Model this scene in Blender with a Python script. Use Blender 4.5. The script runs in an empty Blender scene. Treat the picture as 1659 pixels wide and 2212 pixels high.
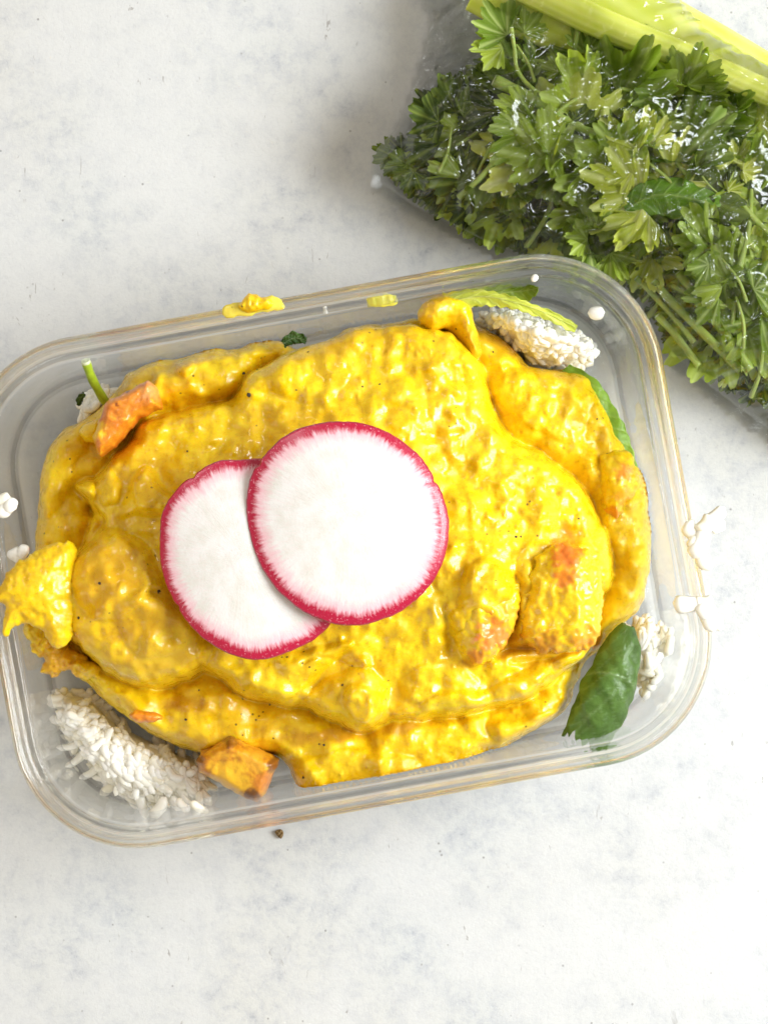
import bpy, math, random
import numpy as np
from mathutils import Vector, Matrix, Euler
random.seed(7)
R_ = np.random.RandomState(11)
C = bpy.context.scene.collection
PI = math.pi

# ------------------------------------------------------------------ camera, light, exposure
H, W_TABLE = 0.80, 0.2242           # camera height (m), width of table seen in the frame (m)
NU, NV = 785.0, 1195.0              # point of the 1659 x 2212 plan lying straight below the lens
S0 = 1659.0 / W_TABLE
def S(z): return S0 * H / (H - z)
def P(u, v, z=0.0): return ((u - NU) / S(z), -(v - NV) / S(z))
def P3(u, v, z=0.0): return Vector((*P(u, v, z), z))
sc = bpy.context.scene
cam = bpy.data.cameras.new('camera'); co = bpy.data.objects.new('camera', cam); C.objects.link(co)
co.location = (0, 0, H); co.rotation_euler = (0, 0, 0)
cam.sensor_fit = 'HORIZONTAL'; cam.sensor_width = 36; cam.lens = 36 * H / W_TABLE
cam.shift_x = (829.5 - NU) / 1659; cam.shift_y = (NV - 1106) / 1659
cam.clip_start = 0.05; cam.clip_end = 50
sc.camera = co
w = bpy.data.worlds.new('World'); sc.world = w; w.use_nodes = True
w.node_tree.nodes['Background'].inputs[0].default_value = (1.0, 0.90, 0.75, 1)
w.node_tree.nodes['Background'].inputs[1].default_value = 0.48
def area(name, az, el, dist, sx, sy, power, col):
    L = bpy.data.lights.new(name, 'AREA'); L.shape = 'RECTANGLE'; L.size = sx; L.size_y = sy
    L.energy = power; L.color = col
    o = bpy.data.objects.new(name, L); C.objects.link(o)
    d = Vector((math.cos(az) * math.cos(el), math.sin(az) * math.cos(el), math.sin(el)))
    o.location = d * dist; o.rotation_euler = d.to_track_quat('Z', 'Y').to_euler()
    return o
area('window_light', math.radians(6), math.radians(37), 1.05, 0.66, 0.50, 20.5, (0.915, 0.965, 1.0))
area('bounce_fill_lamp', math.radians(205), math.radians(24), 1.3, 1.1, 0.5, 3.0, (1.0, 0.90, 0.76))  # added warm fill lamp, imitates bounce off an unseen wall at the left
area('glint_lamp', math.radians(125), math.radians(50), 1.5, 0.28, 0.28, 2.2, (0.97, 0.985, 1.0))  # small added lamp, placed to give glints on the film and glass rim
sc.view_settings.view_transform = 'Standard'; sc.view_settings.look = 'None'
sc.view_settings.exposure = 0.03; sc.view_settings.gamma = 1.0
sc.cycles.max_bounces = 14; sc.cycles.transmission_bounces = 14; sc.cycles.transparent_max_bounces = 16
sc.cycles.glossy_bounces = 6; sc.cycles.diffuse_bounces = 5
sc.cycles.caustics_reflective = True; sc.cycles.caustics_refractive = True
sc.cycles.blur_glossy = 0.6; sc.cycles.sample_clamp_indirect = 60.0
sc.cycles.use_denoising = True

# ------------------------------------------------------------------ helpers
def noise2(x, y, seed=0):
    r = np.random.RandomState(seed + 100)
    perm = np.tile(r.permutation(256), 2); ang = r.rand(256) * 2 * PI
    gx, gy = np.cos(ang), np.sin(ang)
    xi, yi = np.floor(x).astype(int), np.floor(y).astype(int); xf, yf = x - xi, y - yi
    def g(ix, iy, dx, dy):
        h = perm[(perm[ix & 255] + iy) & 255]; return gx[h] * dx + gy[h] * dy
    s = lambda t: t * t * t * (t * (t * 6 - 15) + 10)
    a, b = s(xf), s(yf)
    n00, n10 = g(xi, yi, xf, yf), g(xi + 1, yi, xf - 1, yf)
    n01, n11 = g(xi, yi + 1, xf, yf - 1), g(xi + 1, yi + 1, xf - 1, yf - 1)
    return 1.5 * ((n00 * (1 - a) + n10 * a) * (1 - b) + (n01 * (1 - a) + n11 * a) * b)
def fbm(x, y, seed=0, o=3):
    t, a = 0, 1.0
    for i in range(o): t = t + a * noise2(x * 2 ** i, y * 2 ** i, seed + i * 7); a *= 0.5
    return t
def sstep(a, b, x):
    t = np.clip((x - a) / (b - a), 0, 1); return t * t * (3 - 2 * t)
def smooth_poly(pts, n=5):
    pts = [np.array(p, float) for p in pts]; out = []; m = len(pts)
    for i in range(m):
        p0, p1, p2, p3 = pts[i - 1], pts[i], pts[(i + 1) % m], pts[(i + 2) % m]
        for k in range(n):
            t = k / n
            out.append(0.5 * ((2 * p1) + (-p0 + p2) * t + (2 * p0 - 5 * p1 + 4 * p2 - p3) * t * t + (-p0 + 3 * p1 - 3 * p2 + p3) * t ** 3))
    return np.array(out)
def sdf(poly, X, Y):
    """signed distance, positive inside"""
    D = np.full(X.shape, 1e9); ins = np.zeros(X.shape, bool); n = len(poly)
    for i in range(n):
        ax, ay = poly[i]; bx, by = poly[(i + 1) % n]
        ex, ey = bx - ax, by - ay; L = ex * ex + ey * ey + 1e-20
        t = np.clip(((X - ax) * ex + (Y - ay) * ey) / L, 0, 1)
        D = np.minimum(D, (X - ax - t * ex) ** 2 + (Y - ay - t * ey) ** 2)
        if ay != by:
            c = ((ay > Y) != (by > Y)) & (X < (bx - ax) * (Y - ay) / (by - ay) + ax); ins ^= c
    D = np.sqrt(D); return np.where(ins, D, -D)
def wpoly(pts, z, n=5): return smooth_poly([P(u, v, z) for u, v in pts], n)
def mesh_np(name, V, F, smooth=True):
    me = bpy.data.meshes.new(name)
    V = np.asarray(V, np.float32); F = np.asarray(F, np.int32)
    k = F.shape[1]
    me.vertices.add(len(V)); me.vertices.foreach_set('co', V.ravel())
    me.loops.add(F.size); me.loops.foreach_set('vertex_index', F.ravel())
    me.polygons.add(len(F)); me.polygons.foreach_set('loop_start', np.arange(len(F), dtype=np.int32) * k)
    me.polygons.foreach_set('use_smooth', np.full(len(F), smooth))
    me.update(calc_edges=True); me.validate(); return me
def link(name, me, mat, parent=None, loc=None, rot=None):
    o = bpy.data.objects.new(name, me); C.objects.link(o)
    if mat is not None and not me.materials: me.materials.append(mat)
    if parent: o.parent = parent
    if loc is not None: o.location = loc
    if rot is not None: o.rotation_euler = rot
    return o
def tag(o, label=None, cat=None, group=None, kind=None):
    if label: o['label'] = label
    if cat: o['category'] = cat
    if group: o['group'] = group
    if kind: o['kind'] = kind
    return o
def empty(name, loc=(0, 0, 0), rot=(0, 0, 0)):
    o = bpy.data.objects.new(name, None); C.objects.link(o); o.location = loc; o.rotation_euler = rot
    o.empty_display_size = 0.01; return o
def snap(X, Y, f, n=2):
    """pull the vertices just outside f > 0 onto its border"""
    h_ = X[0, 1] - X[0, 0]; gy_, gx_ = np.gradient(f, h_); g2 = gx_ ** 2 + gy_ ** 2 + 1e-9
    t = np.where(f < 0, -f / g2, 0); sx, sy = t * gx_, t * gy_; L = np.hypot(sx, sy) + 1e-12; k = np.minimum(1, 1.4 * h_ / L)
    return X + sx * k, Y + sy * k
def grid_mesh(name, xs, ys, Z, keep, attrs=None, f=None):
    nx, ny = len(xs), len(ys); X, Y = np.meshgrid(xs, ys)
    if f is not None: X, Y = snap(X, Y, f)
    idx = np.arange(nx * ny).reshape(ny, nx)
    q = np.stack([idx[:-1, :-1], idx[:-1, 1:], idx[1:, 1:], idx[1:, :-1]], -1).reshape(-1, 4)
    kf = keep.ravel()[q].any(1); q = q[kf]
    used = np.unique(q); rem = np.full(nx * ny, -1); rem[used] = np.arange(len(used))
    V = np.stack([X.ravel(), Y.ravel(), Z.ravel()], 1)[used]
    me = mesh_np(name, V, rem[q])
    for k, a in (attrs or {}).items():
        if a.ndim == 3:
            at = me.attributes.new(k, 'FLOAT_COLOR', 'POINT')
            at.data.foreach_set('color', a.reshape(-1, 4)[used].astype(np.float32).ravel())
        else:
            at = me.attributes.new(k, 'FLOAT', 'POINT'); at.data.foreach_set('value', a.ravel()[used].astype(np.float32))
    return me
def tube_arrays(pts, rad, seg=8, cap=True):
    pts = [Vector(p) for p in pts]; n = len(pts); V, F = [], []
    up = Vector((0, 0, 1))
    for i, p in enumerate(pts):
        t = (pts[min(i + 1, n - 1)] - pts[max(i - 1, 0)]).normalized()
        a = t.cross(up); a = a.normalized() if a.length > 1e-4 else Vector((1, 0, 0)); b = a.cross(t)
        r = rad[i] if hasattr(rad, '__len__') else rad
        for k in range(seg):
            th = 2 * PI * k / seg; V.append(p + a * (r * math.cos(th)) + b * (r * math.sin(th)))
    for i in range(n - 1):
        for k in range(seg):
            k2 = (k + 1) % seg; F.append((i * seg + k, i * seg + k2, (i + 1) * seg + k2, (i + 1) * seg + k))
    if cap: F.append(tuple(range(seg))[::-1]); F.append(tuple(range((n - 1) * seg, n * seg)))
    return V, F
def pymesh(name, V, F, smooth=True):
    me = bpy.data.meshes.new(name); me.from_pydata([tuple(v) for v in V], [], F); me.update()
    me.polygons.foreach_set('use_smooth', [smooth and len(p.vertices) <= 4 for p in me.polygons]); return me
def bez(pts, n=12):
    """smooth open curve through points"""
    pts = [Vector(p) for p in pts]; m = len(pts); out = []
    for i in range(m - 1):
        p0 = pts[max(i - 1, 0)]; p1 = pts[i]; p2 = pts[i + 1]; p3 = pts[min(i + 2, m - 1)]
        for k in range(n):
            t = k / n; out.append(0.5 * ((2 * p1) + (p2 - p0) * t + (2 * p0 - 5 * p1 + 4 * p2 - p3) * t * t + (3 * p1 - p0 - 3 * p2 + p3) * t ** 3))
    out.append(pts[-1]); return out

# ------------------------------------------------------------------ material helpers
class NT:
    def __init__(s, name):
        s.m = bpy.data.materials.new(name); s.m.use_nodes = True; s.t = s.m.node_tree; s.t.nodes.clear()
        s.out = s.t.nodes.new('ShaderNodeOutputMaterial')
    def n(s, typ, ins=None, **kw):
        nd = s.t.nodes.new('ShaderNode' + typ)
        for k, v in kw.items(): setattr(nd, k, v)
        for k, v in (ins or {}).items():
            if hasattr(v, 'is_output') or isinstance(v, bpy.types.NodeSocket): s.t.links.new(v, nd.inputs[k])
            else: nd.inputs[k].default_value = v
        return nd
    def l(s, a, b): s.t.links.new(a, b)
    def coord(s): return s.n('TexCoord').outputs['Object']
    def noise(s, sc, det=3, rough=.5, co=None, dist=0.0):
        return s.n('TexNoise', {'Vector': co or s.coord(), 'Scale': sc, 'Detail': det, 'Roughness': rough, 'Distortion': dist}).outputs['Fac']
    def ramp(s, fac, stops, interp='LINEAR'):
        nd = s.n('ValToRGB', {'Fac': fac}); cr = nd.color_ramp; cr.interpolation = interp
        while len(cr.elements) < len(stops): cr.elements.new(0.5)
        for e, (p, c) in zip(cr.elements, stops):
            e.position = p; e.color = (*c, 1) if hasattr(c, '__len__') else (c, c, c, 1)
        return nd.outputs['Color']
    def mix(s, f, a, b, mode='MIX'):
        nd = s.t.nodes.new('ShaderNodeMix'); nd.data_type = 'RGBA'; nd.blend_type = mode
        for i, v in ((0, f), (6, a), (7, b)):
            if isinstance(v, bpy.types.NodeSocket): s.t.links.new(v, nd.inputs[i])
            else: nd.inputs[i].default_value = (*v, 1) if (hasattr(v, '__len__') and len(v) == 3) else v
        return nd.outputs[2]
    def math(s, op, a, b=0.0, clamp=False):
        nd = s.t.nodes.new('ShaderNodeMath'); nd.operation = op; nd.use_clamp = clamp
        for i, v in ((0, a), (1, b)):
            if isinstance(v, bpy.types.NodeSocket): s.t.links.new(v, nd.inputs[i])
            else: nd.inputs[i].default_value = v
        return nd.outputs[0]
    def attr(s, name, out='Fac'): return s.n('Attribute', attribute_name=name).outputs[out]
    def bump(s, h, dist, strength=1.0, nrm=None):
        ins = {'Height': h, 'Distance': dist, 'Strength': strength}
        if nrm: ins['Normal'] = nrm
        return s.n('Bump', ins).outputs['Normal']
    def bsdf(s, **ins):
        conv = {k.replace('_', ' '): v for k, v in ins.items()}
        nd = s.n('BsdfPrincipled')
        for k, v in conv.items():
            if isinstance(v, bpy.types.NodeSocket): s.t.links.new(v, nd.inputs[k])
            else: nd.inputs[k].default_value = (*v, 1) if (k == 'Base Color' and len(v) == 3) else v
        s.l(nd.outputs[0], s.out.inputs[0]); return nd

def mat_table():
    t = NT('pale mottled stone')
    c = t.coord()
    big = t.noise(22, 4, .6, c); mid = t.noise(150, 10, .78, c, .1); fine = t.noise(900, 4, .7, c)
    col = t.ramp(mid, [(0.27, (.28, .30, .34)), (0.41, (.49, .50, .52)), (0.54, (.585, .59, .58)), (0.8, (.63, .63, .62))])
    warm = t.ramp(t.noise(9, 2, .5, c), [(0.35, (1.0, .985, .955)), (0.65, (.975, .99, 1.0))])
    col = t.mix(1.0, col, warm, 'MULTIPLY')
    col = t.mix(t.math('MULTIPLY', t.ramp(big, [(0.40, 0.0), (0.56, 1.0)]), 0.75), col, (.62, .62, .61))
    col = t.mix(t.math('MULTIPLY', t.ramp(fine, [(0.3, 1.0), (0.5, 0.0)]), 0.22), col, (.42, .42, .43))
    # short scratches: stretched noise
    mp = t.n('Mapping', {'Vector': c, 'Scale': (1.0, 0.33, 1.0), 'Rotation': (0, 0, 0.9)}).outputs[0]
    sc_ = t.ramp(t.noise(420, 3, .65, mp, 1.2), [(0.66, 0.0), (0.71, 1.0)])
    msk = t.ramp(t.noise(45, 3, .6, c), [(0.50, 0.0), (0.60, 1.0)])
    col = t.mix(t.math('MULTIPLY', t.math('MULTIPLY', sc_, msk), .75), col, (.30, .28, .26))
    vo = t.n('TexVoronoi', {'Vector': c, 'Scale': 230.0}).outputs['Distance']
    vm = t.ramp(t.noise(60, 2, .5, c), [(0.50, 0.0), (0.60, 1.0)])
    sp = t.ramp(vo, [(0.055, 1.0), (0.10, 0.0)])
    col = t.mix(t.math('MULTIPLY', t.math('MULTIPLY', sp, vm), .75), col, (.24, .23, .22))
    b = t.bump(fine, .00012, .5, t.bump(mid, .0004, .5))
    t.bsdf(Base_Color=col, Roughness=t.ramp(mid, [(0.3, .62), (0.7, .5)]), Normal=b, Specular_IOR_Level=.35)
    return t.m

def mat_glass():
    t = NT('clear glass')
    p = t.bsdf(Base_Color=(.995, 1.0, .997), Roughness=0.0, IOR=1.5, Transmission_Weight=1.0)
    tr = t.n('BsdfTransparent', {'Color': (.995, 1.0, .998, 1)})
    mx = t.n('MixShader', {'Fac': .58}); t.l(tr.outputs[0], mx.inputs[1]); t.l(p.outputs[0], mx.inputs[2]); t.l(mx.outputs[0], t.out.inputs[0])
    return t.m

def mat_curry(name='yellow curry sauce', dull=0.0):
    t = NT(name); c = t.coord()
    n1 = t.noise(150, 5, .6, c, .5); n2 = t.noise(520, 4, .6, c); n0 = t.noise(38, 2, .5, c)
    col = t.ramp(n1, [(0.30, (.66, .40, .002)), (0.48, (.84, .56, .004)), (0.66, (.93, .69, .008))])
    col = t.mix(t.ramp(n0, [(0.40, 0.0), (0.65, .45)]), col, (.70, .37, .006))
    col = t.mix(t.ramp(n2, [(0.55, 0.0), (0.72, .45)]), col, (.90, .66, .04))
    col = t.mix(t.ramp(n2, [(0.30, .5), (0.42, 0.0)]), col, (.50, .25, .004))
    a = t.n('Attribute', attribute_name='tint')
    col = t.mix(a.outputs['Alpha'], col, a.outputs['Color'])
    vo = t.n('TexVoronoi', {'Vector': c, 'Scale': 330.0}).outputs['Distance']
    sp = t.math('MULTIPLY', t.ramp(vo, [(0.085, 1.0), (0.14, 0.0)]), t.ramp(t.noise(75, 2, .5, c), [(0.55, 0.0), (0.6, 1.0)]))
    col = t.mix(t.math('MULTIPLY', sp, .8), col, (.07, .04, .01))
    b1 = t.bump(t.noise(300, 2, .45, c, .4), .00016, .8)
    b2 = t.bump(t.noise(1300, 3, .6, c), .00007, .7, b1)
    t.bsdf(Base_Color=col, Roughness=t.ramp(t.noise(300, 3, .6, c), [(0.38, .16), (0.60, .50)]), Normal=b2, IOR=1.42,
           Subsurface_Weight=.35, Subsurface_Scale=.0022, Subsurface_Radius=(1.0, .55, .08), Specular_IOR_Level=.55,
           Coat_Weight=t.ramp(t.noise(60, 3, .6, c), [(0.42, .05), (0.6, .4)]), Coat_Roughness=.06)
    return t.m

def mat_chunk(name, base, dark, edge, scale=260):
    t = NT(name); c = t.coord()
    n1 = t.noise(scale, 4, .6, c, .6); n2 = t.noise(scale * .4, 2, .5, c)
    col = t.ramp(n1, [(0.32, dark), (0.55, base), (0.72, (.82, .50, .02))])
    col = t.mix(t.ramp(n2, [(0.5, 0.0), (0.7, .7)]), col, base)
    a = t.n('Attribute', attribute_name='tint')
    col = t.mix(a.outputs['Alpha'], col, a.outputs['Color'])
    t.bsdf(Base_Color=col, Roughness=.33, Normal=t.bump(t.noise(700, 4, .6, c), .0003, .8), Subsurface_Weight=.3,
           Subsurface_Scale=.002, Subsurface_Radius=(1, .5, .15), Coat_Weight=.3, Coat_Roughness=.15)
    return t.m

def mat_rice():
    t = NT('cooked rice'); c = t.coord()
    rnd = t.n('ObjectInfo').outputs['Random']
    col = t.ramp(rnd, [(0.0, (.93, .90, .80)), (0.5, (.95, .93, .87)), (1.0, (.93, .88, .72))])
    col = t.mix(t.ramp(t.noise(110, 3, .6, t.n('NewGeometry').outputs['Position']), [(0.55, 0.0), (0.75, .35)]), col, (.93, .84, .55))
    t.bsdf(Base_Color=col, Roughness=.32, Subsurface_Weight=.25, Subsurface_Scale=.0012, Subsurface_Radius=(1, .95, .8),
           Normal=t.bump(t.noise(900, 2, .5, c), .0001, .6), Coat_Weight=.2, Coat_Roughness=.2)
    return t.m

def mat_radish():
    t = NT('radish flesh'); c = t.coord()
    r = t.attr('rad'); th = t.attr('ang')
    # radial streaks: noise in (angle, radius) space
    cv = t.n('CombineXYZ', {'X': th, 'Y': t.math('MULTIPLY', r, .22), 'Z': 0.0}).outputs[0]
    st = t.n('TexNoise', {'Vector': cv, 'Scale': 24.0, 'Detail': 5.0, 'Roughness': .7}).outputs['Fac']
    bl = t.n('TexNoise', {'Vector': cv, 'Scale': 1.7, 'Detail': 3.0, 'Roughness': .5}).outputs['Fac']
    rr = t.math('ADD', r, t.math('MULTIPLY', t.math('SUBTRACT', st, .5), .20))
    rr = t.math('ADD', rr, t.math('MULTIPLY', t.math('SUBTRACT', bl, .5), .16))
    white = t.ramp(t.noise(180, 4, .6, c), [(0.35, (.70, .675, .62)), (0.6, (.78, .76, .735))])
    ctr = t.math('MULTIPLY', t.ramp(t.noise(900, 3, .7, c), [(0.5, 0.0), (0.68, 1.0)]), t.ramp(r, [(0.05, .30), (0.45, 0.0)]))
    white = t.mix(ctr, white, (.66, .44, .46))
    white = t.mix(t.math('MULTIPLY', t.ramp(st, [(0.45, 0.0), (0.7, .30)]), t.ramp(r, [(0.3, 0.0), (0.8, 1.0)])), white, (.80, .58, .60))
    pink = t.mix(t.ramp(rr, [(0.76, 0.0), (0.90, .6)]), white, (.80, .30, .40))
    col = t.mix(t.ramp(rr, [(0.885, 0.0), (0.945, 1.0)]), pink, (.46, .004, .042))
    sp = t.math('MULTIPLY', t.ramp(t.noise(1500, 3, .7, c), [(0.6, 0.0), (0.68, .75)]), t.ramp(r, [(0.86, 0.0), (0.93, 1.0)]))
    col = t.mix(sp, col, (.86, .40, .46))
    b = t.bump(t.noise(1300, 3, .6, c), .00012, .6, t.bump(st, .0002, .5))
    t.bsdf(Base_Color=col, Roughness=.30, Normal=b, Subsurface_Weight=.4, Subsurface_Scale=.002, Subsurface_Radius=(1, .8, .8), Coat_Weight=.25, Coat_Roughness=.15)
    return t.m
def mat_simple(name, col, rough=.4, **kw):
    t = NT(name); c = t.coord()
    cc = t.ramp(t.noise(kw.pop('scale', 500), 4, .6, c), [(0.3, tuple(x * .72 for x in col)), (0.7, tuple(min(1, x * 1.18) for x in col))])
    t.bsdf(Base_Color=cc, Roughness=rough, Normal=t.bump(t.noise(900, 3, .6, c), .00015, .6), **kw); return t.m

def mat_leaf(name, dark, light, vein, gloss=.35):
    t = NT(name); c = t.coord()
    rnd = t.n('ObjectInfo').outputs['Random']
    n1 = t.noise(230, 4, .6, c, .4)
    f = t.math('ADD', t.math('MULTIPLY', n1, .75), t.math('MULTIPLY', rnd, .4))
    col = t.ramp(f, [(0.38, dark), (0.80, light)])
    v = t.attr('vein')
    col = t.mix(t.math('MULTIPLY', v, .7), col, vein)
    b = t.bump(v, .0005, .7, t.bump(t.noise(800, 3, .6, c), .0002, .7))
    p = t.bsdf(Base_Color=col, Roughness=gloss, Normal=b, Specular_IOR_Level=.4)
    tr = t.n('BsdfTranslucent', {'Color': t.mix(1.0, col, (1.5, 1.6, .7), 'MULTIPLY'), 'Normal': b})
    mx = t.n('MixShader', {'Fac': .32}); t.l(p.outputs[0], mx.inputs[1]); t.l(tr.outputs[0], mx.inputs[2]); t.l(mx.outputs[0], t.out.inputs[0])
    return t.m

def mat_film():
    t = NT('clear plastic film'); c = t.coord()
    b = t.bump(t.noise(60, 2, .4, c, .6), .0006, .45)
    fr = t.n('Fresnel', {'IOR': 1.55, 'Normal': b}).outputs[0]
    f = t.math('MULTIPLY', fr, .85, True)
    tr = t.n('BsdfTransparent', {'Color': (.988, .992, .99, 1)})
    gl = t.n('BsdfGlossy', {'Color': (1, 1, 1, 1), 'Roughness': .13, 'Normal': b})
    mx = t.n('MixShader', {'Fac': f}); t.l(tr.outputs[0], mx.inputs[1]); t.l(gl.outputs[0], mx.inputs[2])
    df = t.n('BsdfDiffuse', {'Color': (.85, .87, .84, 1)})
    haze = t.ramp(t.noise(70, 4, .65, c), [(0.55, .0), (0.8, .05)])
    mx2 = t.n('MixShader', {'Fac': haze}); t.l(mx.outputs[0], mx2.inputs[1]); t.l(df.outputs[0], mx2.inputs[2])
    t.l(mx2.outputs[0], t.out.inputs[0]); return t.m

def mat_celery():
    t = NT('celery stalk'); c = t.coord()
    a = t.attr('rib')
    col = t.ramp(t.noise(60, 3, .5, c), [(0.35, (.58, .64, .06)), (0.65, (.74, .76, .14))])
    col = t.mix(t.math('MULTIPLY', t.math('MULTIPLY', a, t.noise(40, 2, .5)), .5), col, (.82, .84, .35))
    t.bsdf(Base_Color=col, Roughness=.38, Subsurface_Weight=.5, Subsurface_Scale=.004, Subsurface_Radius=(.8, 1, .2),
           Normal=t.bump(a, .0002, .4)); return t.m

M = dict(table=mat_table(), glass=mat_glass(), curry=mat_curry(), rice=mat_rice(), radish=mat_radish(),
    peel=mat_simple('radish peel', (.40, .006, .045), .3, scale=900, Coat_Weight=.3),
    tofu=mat_chunk('golden fried cube', (.66, .27, .012), (.34, .09, .008), None),
    orange=mat_chunk('orange sweet potato', (.74, .24, .014), (.56, .15, .008), None),
    film=mat_film(), celery=mat_celery(),
    stem=mat_simple('pale green stem', (.36, .46, .09), .35, scale=300, Subsurface_Weight=.3, Subsurface_Scale=.002),
    cut=mat_simple('cut stem end', (.72, .78, .50), .4, scale=800),
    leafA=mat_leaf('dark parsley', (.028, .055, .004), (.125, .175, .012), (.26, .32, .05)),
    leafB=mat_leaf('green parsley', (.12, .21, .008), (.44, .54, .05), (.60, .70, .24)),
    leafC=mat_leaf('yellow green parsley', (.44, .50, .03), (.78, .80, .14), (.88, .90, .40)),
    leafD=mat_leaf('glossy spinach', (.035, .090, .010), (.16, .29, .06), (.40, .54, .26), .27),
    leafE=mat_leaf('bright green leaf', (.13, .27, .015), (.32, .50, .05), (.45, .60, .18), .3),
    pepper=mat_simple('black pepper', (.03, .018, .008), .5), crumb=mat_simple('brown crumb', (.22, .13, .04), .6))

# ------------------------------------------------------------------ table
V, F = [(-1.5, -1.5, 0), (1.5, -1.5, 0), (1.5, 1.5, 0), (-1.5, 1.5, 0)], [(0, 1, 2, 3)]
tag(link('table_top', pymesh('table_top', V, F, False), M['table']), kind='structure')

# ------------------------------------------------------------------ glass container
RIMZ = 0.050
ccx, ccy = P(729, 1191, RIMZ); ROT = math.radians(10.3)
LX, LY, RC = 1538 / S(RIMZ) / 2, 1127 / S(RIMZ) / 2, 0.0350
cR, sR = math.cos(ROT), math.sin(ROT)
def to_local(X, Y): dx, dy = X - ccx, Y - ccy; return dx * cR + dy * sR, -dx * sR + dy * cR
def inset(X, Y):
    """distance inwards from the outer rim line"""
    x, y = to_local(X, Y); qx, qy = np.abs(x) - (LX - RC), np.abs(y) - (LY - RC)
    return -(np.hypot(np.maximum(qx, 0), np.maximum(qy, 0)) + np.minimum(np.maximum(qx, qy), 0) - RC)
prof = [(.0150, .0004), (.0110, .0004), (.0092, .0008), (.0076, .0030), (.0065, .0075), (.0055, .015), (.0046, .026), (.0038, .036),
        (.0034, .0395), (.0016, .0408), (.0004, .0422), (.0000, .0445), (.0003, .0478), (.0012, .0494), (.0024, .0499), (.0032, .0494),
        (.0038, .0480), (.0046, .0474), (.0056, .0476), (.0066, .0466), (.0068, .0440), (.0070, .036), (.0077, .026), (.0085, .017),
        (.0095, .0115), (.0110, .0080), (.0132, .0058), (.0160, .0050)]
ptsm = bez([(a, 0, b) for a, b in prof], 3)
nseg = 0; ring_dirs = []
na = 24
def rr_ring(d):
    out = []; hx, hy = LX - RC, LY - RC; r = RC - d
    for (sx, sy, a0) in ((1, 1, 0), (-1, 1, 90), (-1, -1, 180), (1, -1, 270)):
        for k in range(na + 1):
            a = math.radians(a0 + 90 * k / na); out.append((sx * hx + r * math.cos(a), sy * hy + r * math.sin(a)))
        # points along the following straight side
        nx_, ny_ = {(1, 1): (-1, 1), (-1, 1): (-1, -1), (-1, -1): (1, -1), (1, -1): (1, 1)}[(sx, sy)]
        p = out[-1]; aa = math.radians(a0 + 90); q = (nx_ * hx + r * math.cos(aa), ny_ * hy + r * math.sin(aa))
        for k in range(1, 16): out.append((p[0] + (q[0] - p[0]) * k / 16, p[1] + (q[1] - p[1]) * k / 16))
    return out
V, F = [], []
for pd in ptsm:
    d, z = pd.x, pd.z
    for i, (x, y) in enumerate(rr_ring(d)):
        wob = .00018 * math.sin(x * 63 + z * 40) + .00015 * math.sin(y * 91 + 2)
        k = 1 + wob / .08 * (1 if z < .042 else .2)
        V.append((x * k, y * k, z + .00012 * math.sin(x * 47 + y * 31)))
n = len(rr_ring(0)); m = len(ptsm)
for j in range(m - 1):
    for i in range(n): F.append((j * n + i, j * n + (i + 1) % n, (j + 1) * n + (i + 1) % n, (j + 1) * n + i))
V.append((0, 0, .0004)); c0 = len(V) - 1; V.append((0, 0, .0048)); c1 = len(V) - 1
for i in range(n): F.append((c0, (i + 1) % n, i)); F.append((c1, (m - 1) * n + i, (m - 1) * n + (i + 1) % n))
g = link('glass_container', pymesh('glass_container', V, F), M['glass'], None, (ccx, ccy, .0002), (0, 0, ROT))
tag(g, 'rectangular clear glass food container with rounded corners, full of yellow curry', 'container')
ip = [(d, z) for d, z in prof if z >= .0049][::-1]
ip = [(d, z) for d, z in prof[17:]][::-1]                     # inner surface, floor to rim
def glass_floor(X, Y):
    D = inset(X, Y); return np.interp(-D, [-p[0] for p in ip], [p[1] for p in ip]) + .0006

# ------------------------------------------------------------------ curry
step = 2.3 / S0
x0, y1 = P(20, 600, 0); x1, y0 = P(1460, 1780, 0)
xs = np.arange(x0, x1, step); ys = np.arange(y0, y1, step)
X, Y = np.meshgrid(xs, ys); UX, UY = X * S0, Y * S0          # plan-pixel units for noise
wx = 7 * fbm(UX / 70, UY / 70, 1, 3) / S0; wy = 7 * fbm(UX / 70, UY / 70, 5, 3) / S0
wx += 1.3 * fbm(UX / 17, UY / 17, 71, 2) / S0; wy += 1.3 * fbm(UX / 17, UY / 17, 75, 2) / S0
def lay(pts, z, warp=1.0):
    p = wpoly(pts, z); D = np.full(X.shape, -1.0)
    m_ = .004; bx0, by0 = p.min(0) - m_; bx1, by1 = p.max(0) + m_
    i0, i1 = np.searchsorted(xs, (bx0, bx1)); j0, j1 = np.searchsorted(ys, (by0, by1)); s_ = (slice(j0, j1), slice(i0, i1))
    D[s_] = sdf(p, X[s_] + warp * wx[s_], Y[s_] + warp * wy[s_]); return D
def rnd(D, r): t = np.clip(D / r, 0, 1); return np.sqrt(np.clip(1 - (1 - t) ** 2, 0, 1))
POOL = [(245,830),(262,798),(300,777),(400,752),(500,737),(600,724),(650,740),(690,722),(780,692),(880,680),(940,672),(1000,672),(1060,700),(1110,735),
 (1150,778),(1215,790),(1268,790),(1305,835),(1335,890),(1360,950),(1388,990),(1414,1040),(1422,1150),(1418,1230),(1404,1310),(1370,1345),(1330,1385),
 (1280,1440),(1245,1500),(1215,1560),(1130,1605),(1035,1650),(965,1692),(855,1720),(745,1726),(655,1730),(626,1700),(600,1645),(530,1640),(430,1640),
 (350,1610),(270,1565),(235,1535),(160,1475),(140,1450),(95,1440),(70,1400),(60,1330),(62,1200),(58,1140),(76,1060),(72,1000),(92,950),(130,920),(180,888),(215,860)]
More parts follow.
